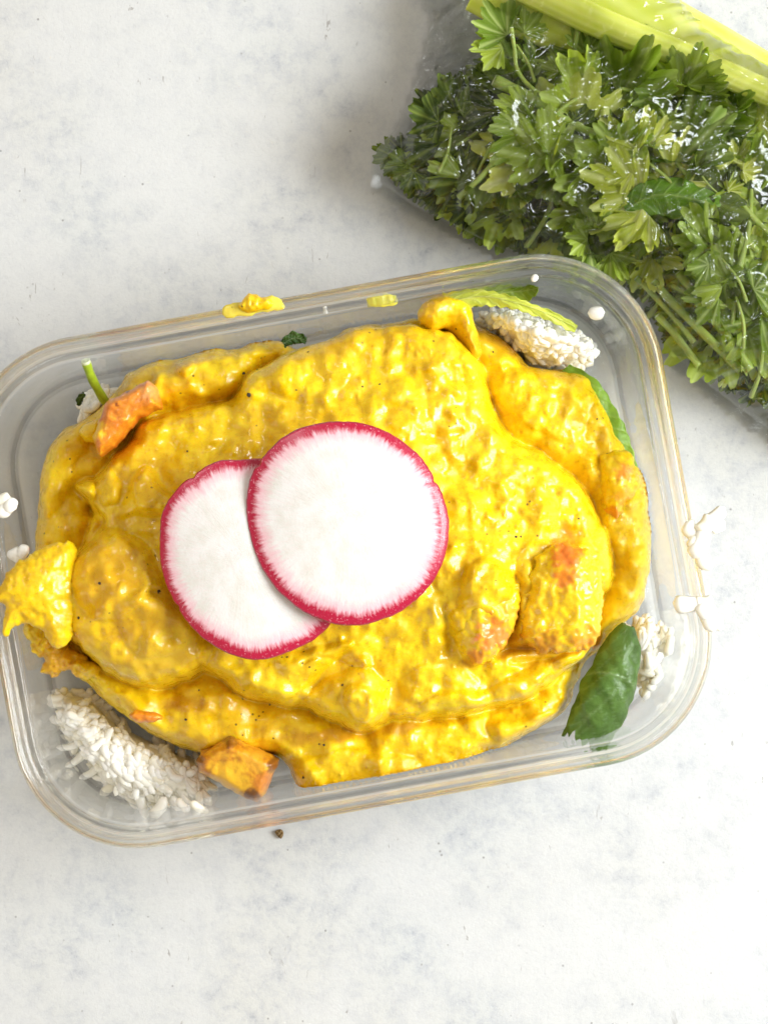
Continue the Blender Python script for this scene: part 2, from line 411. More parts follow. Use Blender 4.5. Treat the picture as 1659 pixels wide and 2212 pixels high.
MOUND = [(148,1048),(200,1030),(215,1010),(255,962),(305,905),(400,878),(490,860),(530,805),(600,762),(650,737),(720,716),(800,697),(900,692),(975,702),
 (1020,745),(1045,790),(1060,860),(1100,920),(1160,965),(1220,1005),(1262,1040),(1290,1090),(1310,1140),(1335,1200),(1328,1250),(1310,1310),(1295,1370),
 (1268,1435),(1210,1470),(1160,1512),(1090,1532),(1040,1548),(950,1560),(850,1560),(800,1590),(755,1590),(690,1550),(590,1530),(520,1505),(440,1455),
 (400,1480),(330,1493),(250,1478),(200,1440),(135,1380),(104,1300),(108,1230),(150,1190),(184,1140),(184,1100),(165,1075)]
dP = lay(POOL, .028); dM = lay(MOUND, .045)
base = .0062 + .0235 * rnd(dP, .0060) + .004 * sstep(0, .03, dP)
hgt = np.where(dP > 0, base, 0)
mtop = .0295 + .0125 * rnd(dM, .0055) + .0125 * sstep(.0, .045, dM)
hgt = np.where(dM > 0, np.maximum(hgt, mtop), hgt)
# shallow trench where the mound overhangs the pool below it
hgt -= .0060 * np.exp(-np.abs(dM) / .0018) * (dM <= 0) * (dP > .002)
def lump(pts, z, th, r, soft=0.0, w=1.0):
    global hgt
    d = lay(pts, z, w); hgt = hgt + np.where(d > 0, th * rnd(d, r), 0); return d
# thick fold on the left, centre-bottom lobe, protruding knobs, coated chunks
lump([(182,1170),(250,1142),(320,1190),(370,1290),(450,1370),(430,1450),(330,1488),(230,1452),(135,1372),(112,1270),(140,1205)], .05, .0055, .007)
lump([(150,1200),(250,1150),(300,1180),(330,1260),(290,1330),(220,1340),(160,1290)], .055, .0028, .006)
lump([(250,1330),(330,1270),(420,1330),(400,1400),(300,1420)], .055, .0016, .006)
lump([(440,1455),(430,1390),(520,1390),(640,1410),(760,1380),(700,1450),(625,1515),(590,1528),(520,1503)], .05, .0045, .006)
lump([(650,1530),(690,1480),(780,1445),(835,1490),(835,1550),(805,1590),(755,1592),(700,1560)], .052, .0042, .005)
lump([(740,1500),(780,1480),(822,1520),(815,1570),(760,1560)], .055, .0035, .004)
lump([(1130,1190),(1230,1165),(1300,1200),(1300,1300),(1285,1400),(1200,1415),(1115,1385),(1110,1290)], .055, .0020, .0085, 0, 2.2)
lump([(1010,1235),(1060,1212),(1115,1250),(1115,1330),(1075,1420),(1030,1440),(985,1395),(990,1300)], .055, .0052, .007, 0, 1.8)
lump([(275,1050),(305,1008),(330,1020),(352,1055),(385,1075),(378,1105),(330,1112),(290,1095)], .05, .0055, .0035)
lump([(145,1045),(180,1030),(205,1045),(200,1075),(170,1072)], .042, .003, .002)
lump([(205,1050),(235,1005),(262,1040),(250,1085),(215,1090)], .045, .0025, .002)
lump([(320,850),(345,795),(420,770),(520,770),(560,800),(500,850),(400,862),(350,872)], .035, .0040, .006)
lump([(370,780),(400,765),(425,790),(395,812)], .035, .002, .002)
lump([(560,770),(620,760),(700,750),(760,800),(700,860),(600,850),(540,820)], .055, .0022, .008)
lump([(960,820),(1040,830),(1060,900),(1130,960),(1220,1020),(1250,1100),(1200,1150),(1080,1080),(980,1000),(940,900)], .055, .0012, .016)
lump([(1080,800),(1150,790),(1240,830),(1270,900),(1240,960),(1180,940),(1110,890),(1065,840)], .035, .0035, .014)
lump([(840,1560),(950,1500),(1060,1490),(1160,1440),(1200,1465),(1150,1505),(1060,1535),(950,1555)], .048, .0030, .004)
lump([(920,1440),(1000,1440),(1040,1480),(980,1520),(900,1520),(860,1480)], .052, .0022, .006)
lump([(640,1650),(760,1620),(900,1640),(880,1690),(700,1700)], .03, .003, .010)
lump([(1060,1560),(1160,1545),(1210,1530),(1190,1570),(1080,1600)], .03, .003, .006)
lump([(75,1010),(110,940),(180,900),(200,950),(160,1020),(130,1100),(80,1120)], .03, .003, .006)
# creases cut in the mound
def crease(pts, z, wdt, dep):
    global hgt
    q = bez([P3(u, v, z) for u, v in pts], 8); D = np.full(X.shape, 1e9)
    for a, b in zip(q[:-1], q[1:]):
        ex, ey = b.x - a.x, b.y - a.y; L = ex * ex + ey * ey + 1e-20
        t = np.clip(((X + wx - a.x) * ex + (Y + wy - a.y) * ey) / L, 0, 1)
        D = np.minimum(D, np.hypot(X + wx - a.x - t * ex, Y + wy - a.y - t * ey))
    hgt = hgt - dep * np.exp(-(D / wdt) ** 2)
crease([(490,862),(530,800),(560,770),(590,755)], .05, .0009, .0022)
crease([(1045,1430),(1110,1405),(1180,1400),(1250,1410)], .055, .0012, .0030)
crease([(1112,1250),(1118,1320),(1100,1390)], .055, .0012, .0030)
crease([(440,1380),(520,1350),(600,1400)], .055, .0012, .0018)
crease([(335,1280),(390,1310),(440,1390),(430,1440)], .052, .0010, .0020)
crease([(180,1100),(215,1130),(185,1180)], .045, .0014, .0035)
crease([(1100,1440),(1180,1430),(1260,1395)], .052, .0007, .0018)
crease([(650,1440),(690,1420),(760,1440)], .052, .0006, .0010)
crease([(935,1260),(960,1330),(975,1400)], .055, .0020, .0022)
# the sauce is creamy: round everything off
kk = np.exp(-.5 * (np.arange(-9, 10) / 1.7) ** 2); kk /= kk.sum()
hb = np.where((dP > 0) | (dM > 0), hgt, 0.0)
hb = np.apply_along_axis(lambda q: np.convolve(q, kk, 'same'), 0, hb); hb = np.apply_along_axis(lambda q: np.convolve(q, kk, 'same'), 1, hb)
hgt = hb * .75 + hgt * .25
# grainy texture of the sauce
inside = (dP > 0) | (dM > 0)
rgh = sstep(.0, .003, np.maximum(dP, dM)) 
right = .65 + .55 * sstep(-200, 400, UX)
n_a = fbm(UX / 62, UY / 62, 21, 2); n_b = noise2(UX / 25, UY / 25, 31); n_c = fbm(UX / 11, UY / 11, 41, 2)
hgt = hgt + rgh * ((.0016 * n_a + .00034 * right * np.maximum(n_b, -.3) * (.45 + .9 * sstep(-.3, .4, noise2(UX / 90, UY / 90, 51))) * (1 + .6 * np.maximum(n_a, 0)) + .00006 * right * n_c))
# scattered soft lumps (lentil sized)
for k in range(2600):
    i = R_.randint(len(xs)); j = R_.randint(len(ys))
    if dP[j, i] < .004 and dM[j, i] < .003: continue
    r = .0005 + .0024 * R_.rand() ** 4; w_ = int(3 * r / step)
    s_ = (slice(max(0, j - w_), j + w_), slice(max(0, i - w_), i + w_)); a_ = R_.uniform(.7, 1.4)
    d2 = (((X[s_] - xs[i]) * a_) ** 2 + ((Y[s_] - ys[j]) / a_) ** 2) / r ** 2
    hgt[s_] = hgt[s_] + R_.uniform(.28, .62) * r * (.6 + .4 * right[j, i]) * np.exp(-d2)
gf = glass_floor(X, Y)
keep = inside & (hgt > gf + .0002) & (inset(X, Y) > .0062)
Z = np.maximum(hgt, gf - .0002)
CH = (xs, ys, Z)
def curry_z(x, y):
    i = int(np.clip(np.searchsorted(xs, x), 0, len(xs) - 1)); j = int(np.clip(np.searchsorted(ys, y), 0, len(ys) - 1)); return float(Z[j, i])
tint = np.zeros(X.shape + (4,))
def paint(u, v, z, ru, rv, rot, col, a):
    cx, cy = P(u, v, z); dx, dy = X + .6 * wx - cx, Y + .6 * wy - cy; c, s = math.cos(rot), math.sin(rot)
    d = np.sqrt(((dx * c + dy * s) / ru * S0) ** 2 + ((-dx * s + dy * c) / rv * S0) ** 2) + .35 * n_b
    f = a * (1 - sstep(.45, 1.1, d)); t0 = tint[..., 3]
    na_ = np.maximum(f, t0)
    for k in range(3): tint[..., k] = np.where(f > t0, col[k], tint[..., k])
    tint[..., 3] = na_
OR, BR = (.80, .25, .02), (.46, .16, .01)
for p in [(1225,1200,.06,32,70,-.15,OR,.85), (1065,1365,.06,38,80,-.5,OR,.75), (1200,1395,.055,110,22,.05,BR,.7), (1245,1375,.055,60,50,.4,OR,.6),
          (1015,1430,.05,22,16,0,BR,.7), (240,1240,.05,90,110,.2,(.66,.32,.01),.6), (215,1265,.05,18,22,0,BR,.6), (320,1330,.05,120,60,.4,(.66,.33,.01),.55),
          (330,1420,.05,110,50,0,(.60,.34,.03),.6), (400,1520,.03,60,22,0,BR,.55), (700,1590,.03,120,20,.1,BR,.55), (865,1575,.035,50,14,.2,BR,.6),
          (120,1400,.03,70,40,.3,(.66,.33,.012),.6), (300,840,.03,60,40,.2,(.6,.33,.01),.5), (1270,1385,.04,40,30,.5,OR,.6), (1100,1400,.05,60,30,.3,BR,.45),
          (980,680,.03,60,30,0,(.70,.36,.01),.6), (1080,730,.03,70,35,-.6,(.70,.36,.012),.5), (950,1300,.05,30,60,0,(.45,.30,.01),.5)]:
    paint(*p)
cm = grid_mesh('curry', xs, ys, Z, keep, {'tint': tint}, np.minimum(np.maximum(dP, dM), np.clip((hgt - gf - .0002) * .5, -.002, .002)))
curry = link('curry', cm, M['curry'])
tag(curry, 'thick lumpy yellow curry heaped over the glass container', 'curry')
# pepper flecks pressed in the sauce
def fleck_mesh(seed):
    r = random.Random(seed); V = []; 
    for k in range(7): a = 2 * PI * k / 7; q = r.uniform(.6, 1.2); V.append((q * math.cos(a), q * math.sin(a) * .8, 0))
    for k in range(7): a = 2 * PI * k / 7; q = r.uniform(.3, .8); V.append((q * math.cos(a), q * math.sin(a) * .8, .6))
    F = [(k, (k + 1) % 7, 7 + (k + 1) % 7, 7 + k) for k in range(7)] + [tuple(range(7, 14)), tuple(range(6, -1, -1))]
    return pymesh('pepper_fleck', V, F, False)
fm = [fleck_mesh(i) for i in range(3)]
for k, (u, v, r) in enumerate([(525,806,4.5),(538,853,6),(1114,1160,4),(1124,1160,4),(343,1277,4.5),(665,760,2.5),(430,1492,2.5),(985,880,2.5),(740,1480,2.5),(700,1610,3.5),(690,1608,2.5),
        (783,835,2.5),(402,1555,3.5),(215,1260,4),(590,1595,2.5),(820,830,2.5),(1065,760,3),(1290,905,2.5),(655,1680,3),(1250,1120,2.5),(555,800,2.5),(405,975,2.5),(1070,1255,3),(170,1335,3.5),(640,842,2)]):
    zz = .05; x, y = P(u, v, zz)
    for _ in range(3): zz = curry_z(x, y); x, y = P(u, v, zz)
    o = link('pepper_fleck', fm[k % 3], M['pepper'], curry, (x, y, zz - .00005), (0, 0, k * 1.3)); o.scale = (r / S0,) * 3

# closed lump traced from above: rounded over, and rounded under
def blob_mesh(name, pts, z, up, dn, r, stepu=2.5, amp=.0004, seed=3, warp=3.0, tilt=(0, 0), freq=22.0, tintf=None, ridge=None, angular=False):
    p = np.array([P(u, v, z) for u, v in pts]) if angular else wpoly(pts, z); bx0, by0 = p.min(0) - .002; bx1, by1 = p.max(0) + .002; st = stepu / S0
    gx = np.arange(bx0, bx1, st); gy = np.arange(by0, by1, st); A, B = np.meshgrid(gx, gy); a, b = A * S0, B * S0
    w1 = warp * fbm(a / 22, b / 22, seed + 50, 2) / S0; w2 = warp * fbm(a / 22, b / 22, seed + 60, 2) / S0
    D = sdf(p, A + w1, B + w2)
    t = rnd(D, r); cx, cy = p.mean(0)
    nz = amp * fbm(a / freq, b / freq, seed, 3) * sstep(0, r * .5, D)
    if ridge: nz = nz + ridge(A, B, D)
    top = z + up * t + nz + tilt[0] * (A - cx) + tilt[1] * (B - cy)
    bot = z - dn * t + tilt[0] * (A - cx) + tilt[1] * (B - cy)
    k = D > 0; ny, nx = A.shape; A, B = snap(A, B, D)
    idx = np.arange(nx * ny).reshape(ny, nx)
    q = np.stack([idx[:-1, :-1], idx[:-1, 1:], idx[1:, 1:], idx[1:, :-1]], -1).reshape(-1, 4)
    kf = k.ravel()[q].any(1); q = q[kf]
    N = nx * ny; allq = np.vstack([q, (q + N)[:, ::-1]])
    V = np.vstack([np.stack([A.ravel(), B.ravel(), top.ravel()], 1), np.stack([A.ravel(), B.ravel(), bot.ravel()], 1)])
    # border vertices: top and bottom coincide
    used = np.unique(allq); rem = np.full(2 * N, -1); rem[used] = np.arange(len(used))
    V = V[used]; V[:, 0] -= 0; me = mesh_np(name, V, rem[allq])
    if True:
        tt = tintf(A, B) if tintf is not None else np.zeros(A.shape + (4,)); tt = np.vstack([tt.reshape(-1, 4), tt.reshape(-1, 4)])[used]
        at = me.attributes.new('tint', 'FLOAT_COLOR', 'POINT'); at.data.foreach_set('color', tt.astype(np.float32).ravel())
    return me
def spots(lst):
    def f(A, B):
        t = np.zeros(A.shape + (4,))
        for (u, v, z, r, col, a) in lst:
            cx, cy = P(u, v, z); d = np.hypot(A - cx, B - cy) * S0 / r + .4 * fbm(A * S0 / 14, B * S0 / 14, 9, 2)
            fa = a * (1 - sstep(.4, 1.1, d)); m_ = fa > t[..., 3]
            for k in range(3): t[..., k] = np.where(m_, col[k], t[..., k])
            t[..., 3] = np.maximum(t[..., 3], fa)
        return t
    return f
# tongue of sauce reaching over the left rim
me = blob_mesh('sauce_tongue', [(-14,1290),(2,1262),(25,1226),(70,1196),(120,1172),(165,1180),(170,1260),(160,1350),(140,1395),(110,1392),(75,1352),(40,1348),(22,1370),(4,1372),(10,1330),(14,1310)],
               .0475, .0066, .0015, .0120, seed=13, amp=.0005, freq=40, tilt=(-.24, .04), warp=6)
o = link('curry_tongue', me, M['curry']); tag(o, 'tongue of yellow curry spilling over the left rim of the container', 'curry')
me = blob_mesh('sauce_lump', [(50,1345),(115,1345),(150,1400),(215,1440),(200,1470),(145,1450),(120,1462),(92,1450),(95,1420),(68,1405)], .030, .006, .010, .005, seed=23, amp=.0012, freq=16, warp=8, tintf=spots([(130,1430,.03,60,(.74,.36,.01),.8)]))
o = link('curry_crumble', me, M['curry']); tag(o, 'ragged orange-yellow clump of curry low at the left glass wall', 'curry')

# chunks of vegetable and tofu
me = blob_mesh('fried_cube', [(424,1645),(436,1622),(500,1586),(606,1640),(574,1716),(556,1733),(538,1730),(430,1668)], .026, .0100, .018, .0032, seed=33, amp=.0004, warp=2.0, freq=34, tilt=(.10, .22), angular=True,
   tintf=spots([(545,1715,.03,20,(.10,.03,.006),.85),(592,1652,.03,22,(.16,.04,.008),.85),(497,1594,.03,20,(.16,.05,.01),.8),(430,1645,.03,18,(.20,.07,.01),.7),(500,1675,.03,58,(.88,.52,.02),.75),(555,1640,.03,34,(.80,.42,.03),.7),(575,1690,.03,30,(.60,.20,.02),.7)]))
tag(link('fried_cube', me, M['tofu']), 'golden brown fried cube with scorched corners beside the rice at the bottom', 'fried cube')
me = blob_mesh('sweet_potato_chunk', [(216,988),(200,945),(230,868),(320,820),(338,836),(352,880),(300,905),(250,965)], .0425, .0080, .016, .0026, seed=43, amp=.0005, warp=2.5, freq=26, tilt=(.05, -.05), angular=True,
   tintf=spots([(215,935,.035,30,(.82,.52,.012),.8),(335,850,.035,26,(.88,.42,.12),.7),(262,880,.035,7,(.2,.03,.01),.6),(282,850,.035,7,(.15,.03,.01),.7),(280,868,.03,46,(.84,.30,.02),.6)]))
tag(link('sweet_potato_chunk', me, M['orange']), 'angular orange chunk of sweet potato sticking out at the upper left of the curry', 'vegetable chunk')
me = blob_mesh('sauce_lump', [(170,938),(185,915),(215,905),(232,925),(222,955),(190,955)], .036, .0070, .010, .0040, seed=44, amp=.0004, warp=2.5, freq=20)
tag(link('curry_lump', me, M['curry']), 'small yellow lump of curry at the left end of the orange chunk', 'curry')
me = blob_mesh('sweet_potato_chunk', [(1284,1010),(1302,980),(1345,972),(1372,995),(1380,1040),(1362,1085),(1330,1128),(1305,1112),(1292,1060)], .028, .0085, .010, .0075, seed=53, amp=.0008, warp=5, freq=26,
   tintf=spots([(1350,1020,.035,24,(.86,.30,.04),.8),(1355,1075,.035,30,(.80,.34,.03),.6),(1325,1112,.035,24,(.70,.20,.01),.75)]))
tag(link('sweet_potato_chunk', me, M['curry']), 'oval chunk coated in sauce with orange patches at the right end of the curry', 'vegetable chunk')
me = blob_mesh('carrot_bit', [(280,1545),(296,1534),(335,1540),(350,1555),(300,1562)], .034, .003, .003, .0015, seed=63)
tag(link('carrot_bit', me, M['orange']), 'small orange vegetable sliver in the sauce above the bottom left rice', 'vegetable piece')
def cash_ridge(A, B, D):
    cx, cy = P(985, 705, .04); return -.0050 * np.exp(-(np.hypot((A - cx) * 1.0, (B - cy) * .7) * S0 / 24) ** 2)
me = blob_mesh('coated_cashew', [(902,690),(908,662),(935,643),(980,640),(1015,660),(1026,700),(1040,760),(1020,775),(990,735),(960,710),(930,715)], .033, .0075, .010, .0048, seed=73, amp=.0004, warp=2.5, freq=20, ridge=cash_ridge,
   tintf=spots([(940,665,.035,50,(.80,.45,.01),.7),(1020,740,.035,40,(.60,.33,.01),.6)]))
tag(link('coated_cashew', me, M['curry']), 'curled nut-shaped lump coated in yellow sauce beside the upper right rice', 'nut')

me = blob_mesh('coated_chunk', [(1132,1275),(1160,1198),(1236,1172),(1292,1215),(1302,1300),(1284,1392),(1190,1414),(1128,1380)], .0478, .0076, .006, .0085, seed=101, amp=.0013, warp=7, freq=50, angular=False, tilt=(-.03, .05),
   tintf=spots([(1224,1200,.055,40,(.76,.20,.02),1.0),(1222,1245,.055,30,(.76,.22,.02),.9),(1180,1405,.055,46,(.50,.17,.01),.8),(1270,1380,.055,40,(.74,.26,.02),.75),(1118,1380,.055,26,(.42,.13,.01),.7)]))
tag(link('coated_chunk', me, M['curry']), 'blocky chunk coated in curry with an orange patch on top, right of the oval one', 'vegetable chunk')
me = blob_mesh('coated_chunk', [(1012,1240),(1055,1212),(1108,1245),(1122,1320),(1085,1405),(1035,1436),(990,1398),(988,1310)], .0490, .0066, .006, .0085, seed=107, amp=.0011, warp=6, freq=45, tilt=(0, .08),
   tintf=spots([(1070,1375,.055,46,(.84,.26,.04),1.0),(1030,1420,.055,24,(.62,.18,.02),.8),(1105,1325,.055,26,(.80,.32,.04),.6)]))
tag(link('coated_chunk', me, M['curry']), 'oval chunk coated in curry with an orange lower tip, right of the radish slices', 'vegetable chunk')
# smears and drips on the rim
me = blob_mesh('sauce_smear', [(482,668),(500,655),(530,650),(590,640),(612,655),(606,668),(560,676),(490,686)], RIMZ + .0002, .0008, .0004, .0015, seed=83, amp=.0002, tintf=lambda A, B: np.full(A.shape + (4,), 0) + np.array([.70, .68, .12, .55]))
sm = tag(link('sauce_smear', me, M['curry']), 'thin yellow-green smear of sauce on the top left rim with a thick blob', 'sauce smear')
me = blob_mesh('sauce_blob', [(512,660),(524,648),(538,632),(560,640),(584,645),(590,662),(560,672),(530,675)], RIMZ + .0008, .0028, .0006, .0022, seed=84, amp=.0005, freq=12)
link('sauce_blob', me, M['curry'], sm)
me = blob_mesh('sauce_smear', [(790,650),(800,638),(835,632),(858,645),(850,660),(810,662)], .0435, .0008, .0004, .002, seed=93, amp=.0004, freq=14, tintf=lambda A, B: np.full(A.shape + (4,), 0) + np.array([.58, .62, .10, .7]))
tag(link('sauce_smear', me, M['curry']), 'faint pale green splash of sauce inside the top rim, above the mound', 'sauce smear')

# ------------------------------------------------------------------ radish slices
def radish(name, pts, zc, tilt, thick, bend, seed, label):
    pl = [P(u, v, zc) for u, v in pts]; pl = smooth_poly(pl, 14); cx, cy = pl.mean(0)
    dv = pl - pl.mean(0); aa_ = np.arctan2(dv[:, 1], dv[:, 0]); kx = 1 + .006 * noise2(np.cos(aa_) * 5 + 9, np.sin(aa_) * 5 + seed * 9, 7) + .005 * noise2(np.cos(aa_) * 16 + 9, np.sin(aa_) * 16 + seed * 9, 8)
    for ac in ([2.15, -2.5] if seed < 2 else [.42, 2.6]): kx = kx - .022 * np.exp(-((aa_ - ac) / .03) ** 2)
    pl = pl.mean(0) + dv * kx[:, None]
    na_ = len(pl); nr = 34
    root = empty(name, (cx, cy, zc)); tag(root, label, 'radish slice', 'radish slices on the curry')
    def zf(x, y): r2 = x * x + y * y; return tilt[0] * x + tilt[1] * y + bend * r2 + .0004 * math.sin(3 * math.atan2(y, x) + seed) * (r2 / .0006)
    V = [(0, 0, zf(0, 0))]; rad = [0.0]; ang = [0.0]
    for j in range(1, nr + 1):
        f = j / nr
        for i, (x, y) in enumerate(pl):
            xx, yy = (x - cx) * f, (y - cy) * f; e = 0 if f < .97 else -.00025
            V.append((xx, yy, zf(xx, yy) + e)); rad.append(f); ang.append(math.cos(2 * PI * i / na_) * 1.0)
    F = [(0, 1 + i, 1 + (i + 1) % na_) for i in range(na_)]
    for j in range(nr - 1):
        a, b = 1 + j * na_, 1 + (j + 1) * na_
        for i in range(na_): F.append((a + i, b + i, b + (i + 1) % na_, a + (i + 1) % na_))
    # underside
    s0 = len(V); V.append((0, 0, -thick)); rad.append(0); ang.append(0)
    for i, (x, y) in enumerate(pl):
        xx, yy = (x - cx) * .97, (y - cy) * .97; V.append((xx, yy, zf(xx, yy) - thick)); rad.append(.97); ang.append(0)
    F += [(s0, s0 + 1 + (i + 1) % na_, s0 + 1 + i) for i in range(na_)]
    me = pymesh('flesh', V, F)
    at = me.attributes.new('rad', 'FLOAT', 'POINT'); at.data.foreach_set('value', rad)
    # angle stored as arc length so that streaks run radially
    arc = [0.0] + [i / na_ * 2 * PI for j in range(nr) for i in range(na_)] + [0.0] * (na_ + 1)
    at = me.attributes.new('ang', 'FLOAT', 'POINT'); at.data.foreach_set('value', arc)
    link('flesh', me, M['radish'], root)
    V, F = [], []
    prof_ = [(1.0, -.00025), (1.012, -.0006), (1.014, -thick * .5), (1.0, -thick * .95), (.965, -thick - .0001)]
    for f, dz in prof_:
        for (x, y) in pl:
            xx, yy = (x - cx) * f, (y - cy) * f; V.append((xx, yy, zf(xx, yy) + dz))
    for j in range(len(prof_) - 1):
        for i in range(na_): F.append((j * na_ + (i + 1) % na_, j * na_ + i, (j + 1) * na_ + i, (j + 1) * na_ + (i + 1) % na_))
    link('peel', pymesh('peel', V, F), M['peel'], root)
    return root
radish('radish_slice', [(345,1190),(350,1110),(385,1055),(430,1018),(470,997),(520,994),(568,992),(640,1000),(700,1060),(735,1150),(738,1250),(722,1330),(680,1378),(620,1408),(565,1424),(510,1418),(455,1390),(405,1345),(372,1290),(352,1240)],
       .0635, (.0, .02), .0016, -6.0, 1.0, 'radish slice lying partly under the other one, at the left')
radish('radish_slice', [(534,1080),(548,1020),(585,970),(628,935),(680,917),(745,911),(808,922),(860,948),(905,985),(935,1030),(958,1078),(968,1130),(962,1190),(938,1248),(895,1298),(840,1332),(775,1349),(715,1345),(655,1318),(600,1272),(562,1215),(540,1150)],
       .0672, (-.025, .01), .0016, -5.0, 2.3, 'large whole round radish slice lying on top of the other one')

# ------------------------------------------------------------------ rice
def grain_mesh(L, r, bend, seed):
    rr = random.Random(seed); V, F = [], []; nl, ns = 9, 8
    for i in range(nl + 1):
        t = i / nl; x = (t - .5) * L; rad = r * (1 - (2 * t - 1) ** 4 * .97) ** .5 * (1 + .12 * math.sin(5 * t + seed))
        for k in range(ns):
            a = 2 * PI * k / ns; V.append((x, rad * math.cos(a) + bend * (4 * (t - .5) ** 2), rad * .8 * math.sin(a)))
    for i in range(nl):
        for k in range(ns): F.append((i * ns + k, i * ns + (k + 1) % ns, (i + 1) * ns + (k + 1) % ns, (i + 1) * ns + k))
    V.append((-L / 2 - r * .1, bend, 0)); V.append((L / 2 + r * .1, bend, 0)); a, b = len(V) - 2, len(V) - 1
    for k in range(ns): F.append((a, (k + 1) % ns, k)); F.append((b, nl * ns + k, nl * ns + (k + 1) % ns))
    me = pymesh('rice_grain', V, F); me.materials.append(M['rice']); return me
LONG = [grain_mesh(.0058, .00120, .0002, 1), grain_mesh(.0046, .00130, .0004, 2), grain_mesh(.0064, .00110, .0006, 3)]
SHORT = [grain_mesh(.0038, .00105, .0002, 4), grain_mesh(.0030, .00115, .0001, 5), grain_mesh(.0046, .00105, .0004, 6)]
def heap(pts, z0, height, n, meshes, label, seed, flow=None, edge=.006, core=True):
    p = wpoly(pts, z0 + height * .4); mn, mx = p.min(0), p.max(0); c = p.mean(0)
    root = empty('rice_mound', (c[0], c[1], z0)); tag(root, label, 'rice', 'heaps of rice in the container'); r = random.Random(seed)
    def hz(d): t = min(max(d / edge, 0), 1); return height * math.sqrt(1 - (1 - t) ** 2)
    if core:
        st = 4 / S0; gx = np.arange(mn[0], mx[0], st); gy = np.arange(mn[1], mx[1], st); A, B = np.meshgrid(gx, gy); D = sdf(p, A, B) - .0016
        h = z0 + height * rnd(D, edge) * 1.03 + .0008 * fbm(A * S0 / 10, B * S0 / 10, seed, 2)
        me = grid_mesh('rice_core', gx - c[0], gy - c[1], h - z0, D > 0, None, D); co_ = link('packed_rice', me, M['rice'], root); co_['kind'] = 'stuff'
    k = 0; tries = 0
    while k < n and tries < 20000:
        tries += 1
        x, y = r.uniform(mn[0], mx[0]), r.uniform(mn[1], mx[1]); d = float(sdf(p, np.array([x]), np.array([y]))[0])
        if d < .0004: continue
        top = hz(d); z = z0 + max(.001, (hz(d - .0016) * 1.03 if core else top) - r.uniform(-.0001, .0009))
        z = max(z, float(glass_floor(x, y)) + .0008)
        yaw = r.uniform(0, 2 * PI) if flow is None else (flow + r.gauss(0, .5) + (.9 if flow < 0 and x < c[0] - .008 else 0))
        o = link('rice_grain', r.choice(meshes), None, root, (x - c[0], y - c[1], z - z0), (r.gauss(0, .15), r.gauss(0, .10), yaw)); s = r.uniform(.85, 1.12); o.scale = (s, s, s); k += 1
    return root
FL = .0056
rb = heap([(120,1500),(190,1500),(260,1560),(360,1610),(440,1640),(455,1705),(440,1738),(365,1738),(300,1738),(240,1708),(190,1655),(160,1610),(128,1570)], FL, .014, 285, LONG, 'heap of long-grain white rice in the bottom left corner of the container', 5, -1.0)
rt = heap([(1040,690),(1065,662),(1120,664),(1200,690),(1245,706),(1296,745),(1302,772),(1240,792),(1160,790),(1100,750)], FL, .037, 240, SHORT, 'bright white heap of rice under the green leaf at the upper right', 6, None, .009)
rr_ = heap([(1340,1370),(1362,1345),(1400,1330),(1442,1368),(1440,1410),(1425,1455),(1390,1500),(1372,1470),(1350,1420)], FL, .012, 90, LONG + SHORT, 'small heap of rice to the right of the rolled green leaf', 7, 1.2, .005)
rl = heap([(165,885),(185,850),(225,835),(262,850),(240,900),(190,920)], FL, .014, 55, SHORT, 'few grains of rice beside the green stem at the upper left', 8, None, .004)
def loose(u, v, z, yaw, me, label, s=1.0, pitch=0.0):
    x, y = P(u, v, z); o = link('rice_grain', me, None, None, (x, y, z), (0, pitch, yaw)); o.scale = (s, s, s)
    tag(o, label, 'rice grain', 'loose grains of rice')
# straggling grains attached to the bottom left heap
for (u, v, yaw, s) in [(312,1735,-1.3,1.0),(352,1738,.9,1.15),(438,1712,-.9,1.1),(385,1722,.8,.9),(170,1640,.7,.9),(152,1612,.2,.8),(285,1722,-1.0,1.0),(165,1610,1.2,.8),(330,1728,-1.2,.9),(408,1715,-.8,.9),(200,1668,.6,.9),(240,1700,.7,.9)]:
    z = FL + .0012; x, y = P(u, v, z); z = max(z, float(glass_floor(x, y)) + .001)
    o = link('rice_grain', LONG[int(u) % 3], None, rb, (x - rb.location.x, y - rb.location.y, z - FL), (0, 0, yaw)); o.scale = (s * 1.35, s * 1.25, s * 1.2)
def clump(cells, label, meshes, z):
    u0, v0 = cells[0][0], cells[0][1]; x, y = P(u0, v0, z); r = empty('rice_clump', (x, y, z)); tag(r, label, 'rice', 'clumps of rice on the rim')
    for (u, v, dz, yaw, s, mi) in cells:
        a, b = P(u, v, z); o = link('rice_grain', meshes[mi], None, r, (a - x, b - y, dz), (0, 0, yaw)); o.scale = (s * 1.25, s * 1.85, s * 1.6)
clump([(1545,1118,.0006,.75,1.0,0),(1525,1135,.001,.9,1.0,1),(1493,1148,0,-.8,1.0,1),(1512,1175,.0012,1.2,1.2,0),(1515,1205,.0004,-1.25,1.0,2),(1500,1178,.001,-1.0,.9,1),(1550,1138,.0,.4,.8,1)], 'branching clump of rice grains stuck on the right rim, the upper one', LONG, RIMZ + .0012)
clump([(1485,1306,.0006,.05,1.1,0),(1520,1304,.0008,.1,.9,1),(1530,1335,.0006,-1.35,1.1,0),(1518,1320,.0014,-1.1,.9,1),(1548,1345,.0,-1.5,.8,1)], 'hooked clump of rice grains stuck on the right rim, the lower one', LONG, RIMZ + .0012)
clump([(5,1082,.0,.2,1.0,0),(22,1092,.0005,-.6,1.0,1),(10,1100,.0,1.0,1.0,2)], 'white clump of rice grains on the left rim near the frame edge', SHORT, RIMZ + .0012)
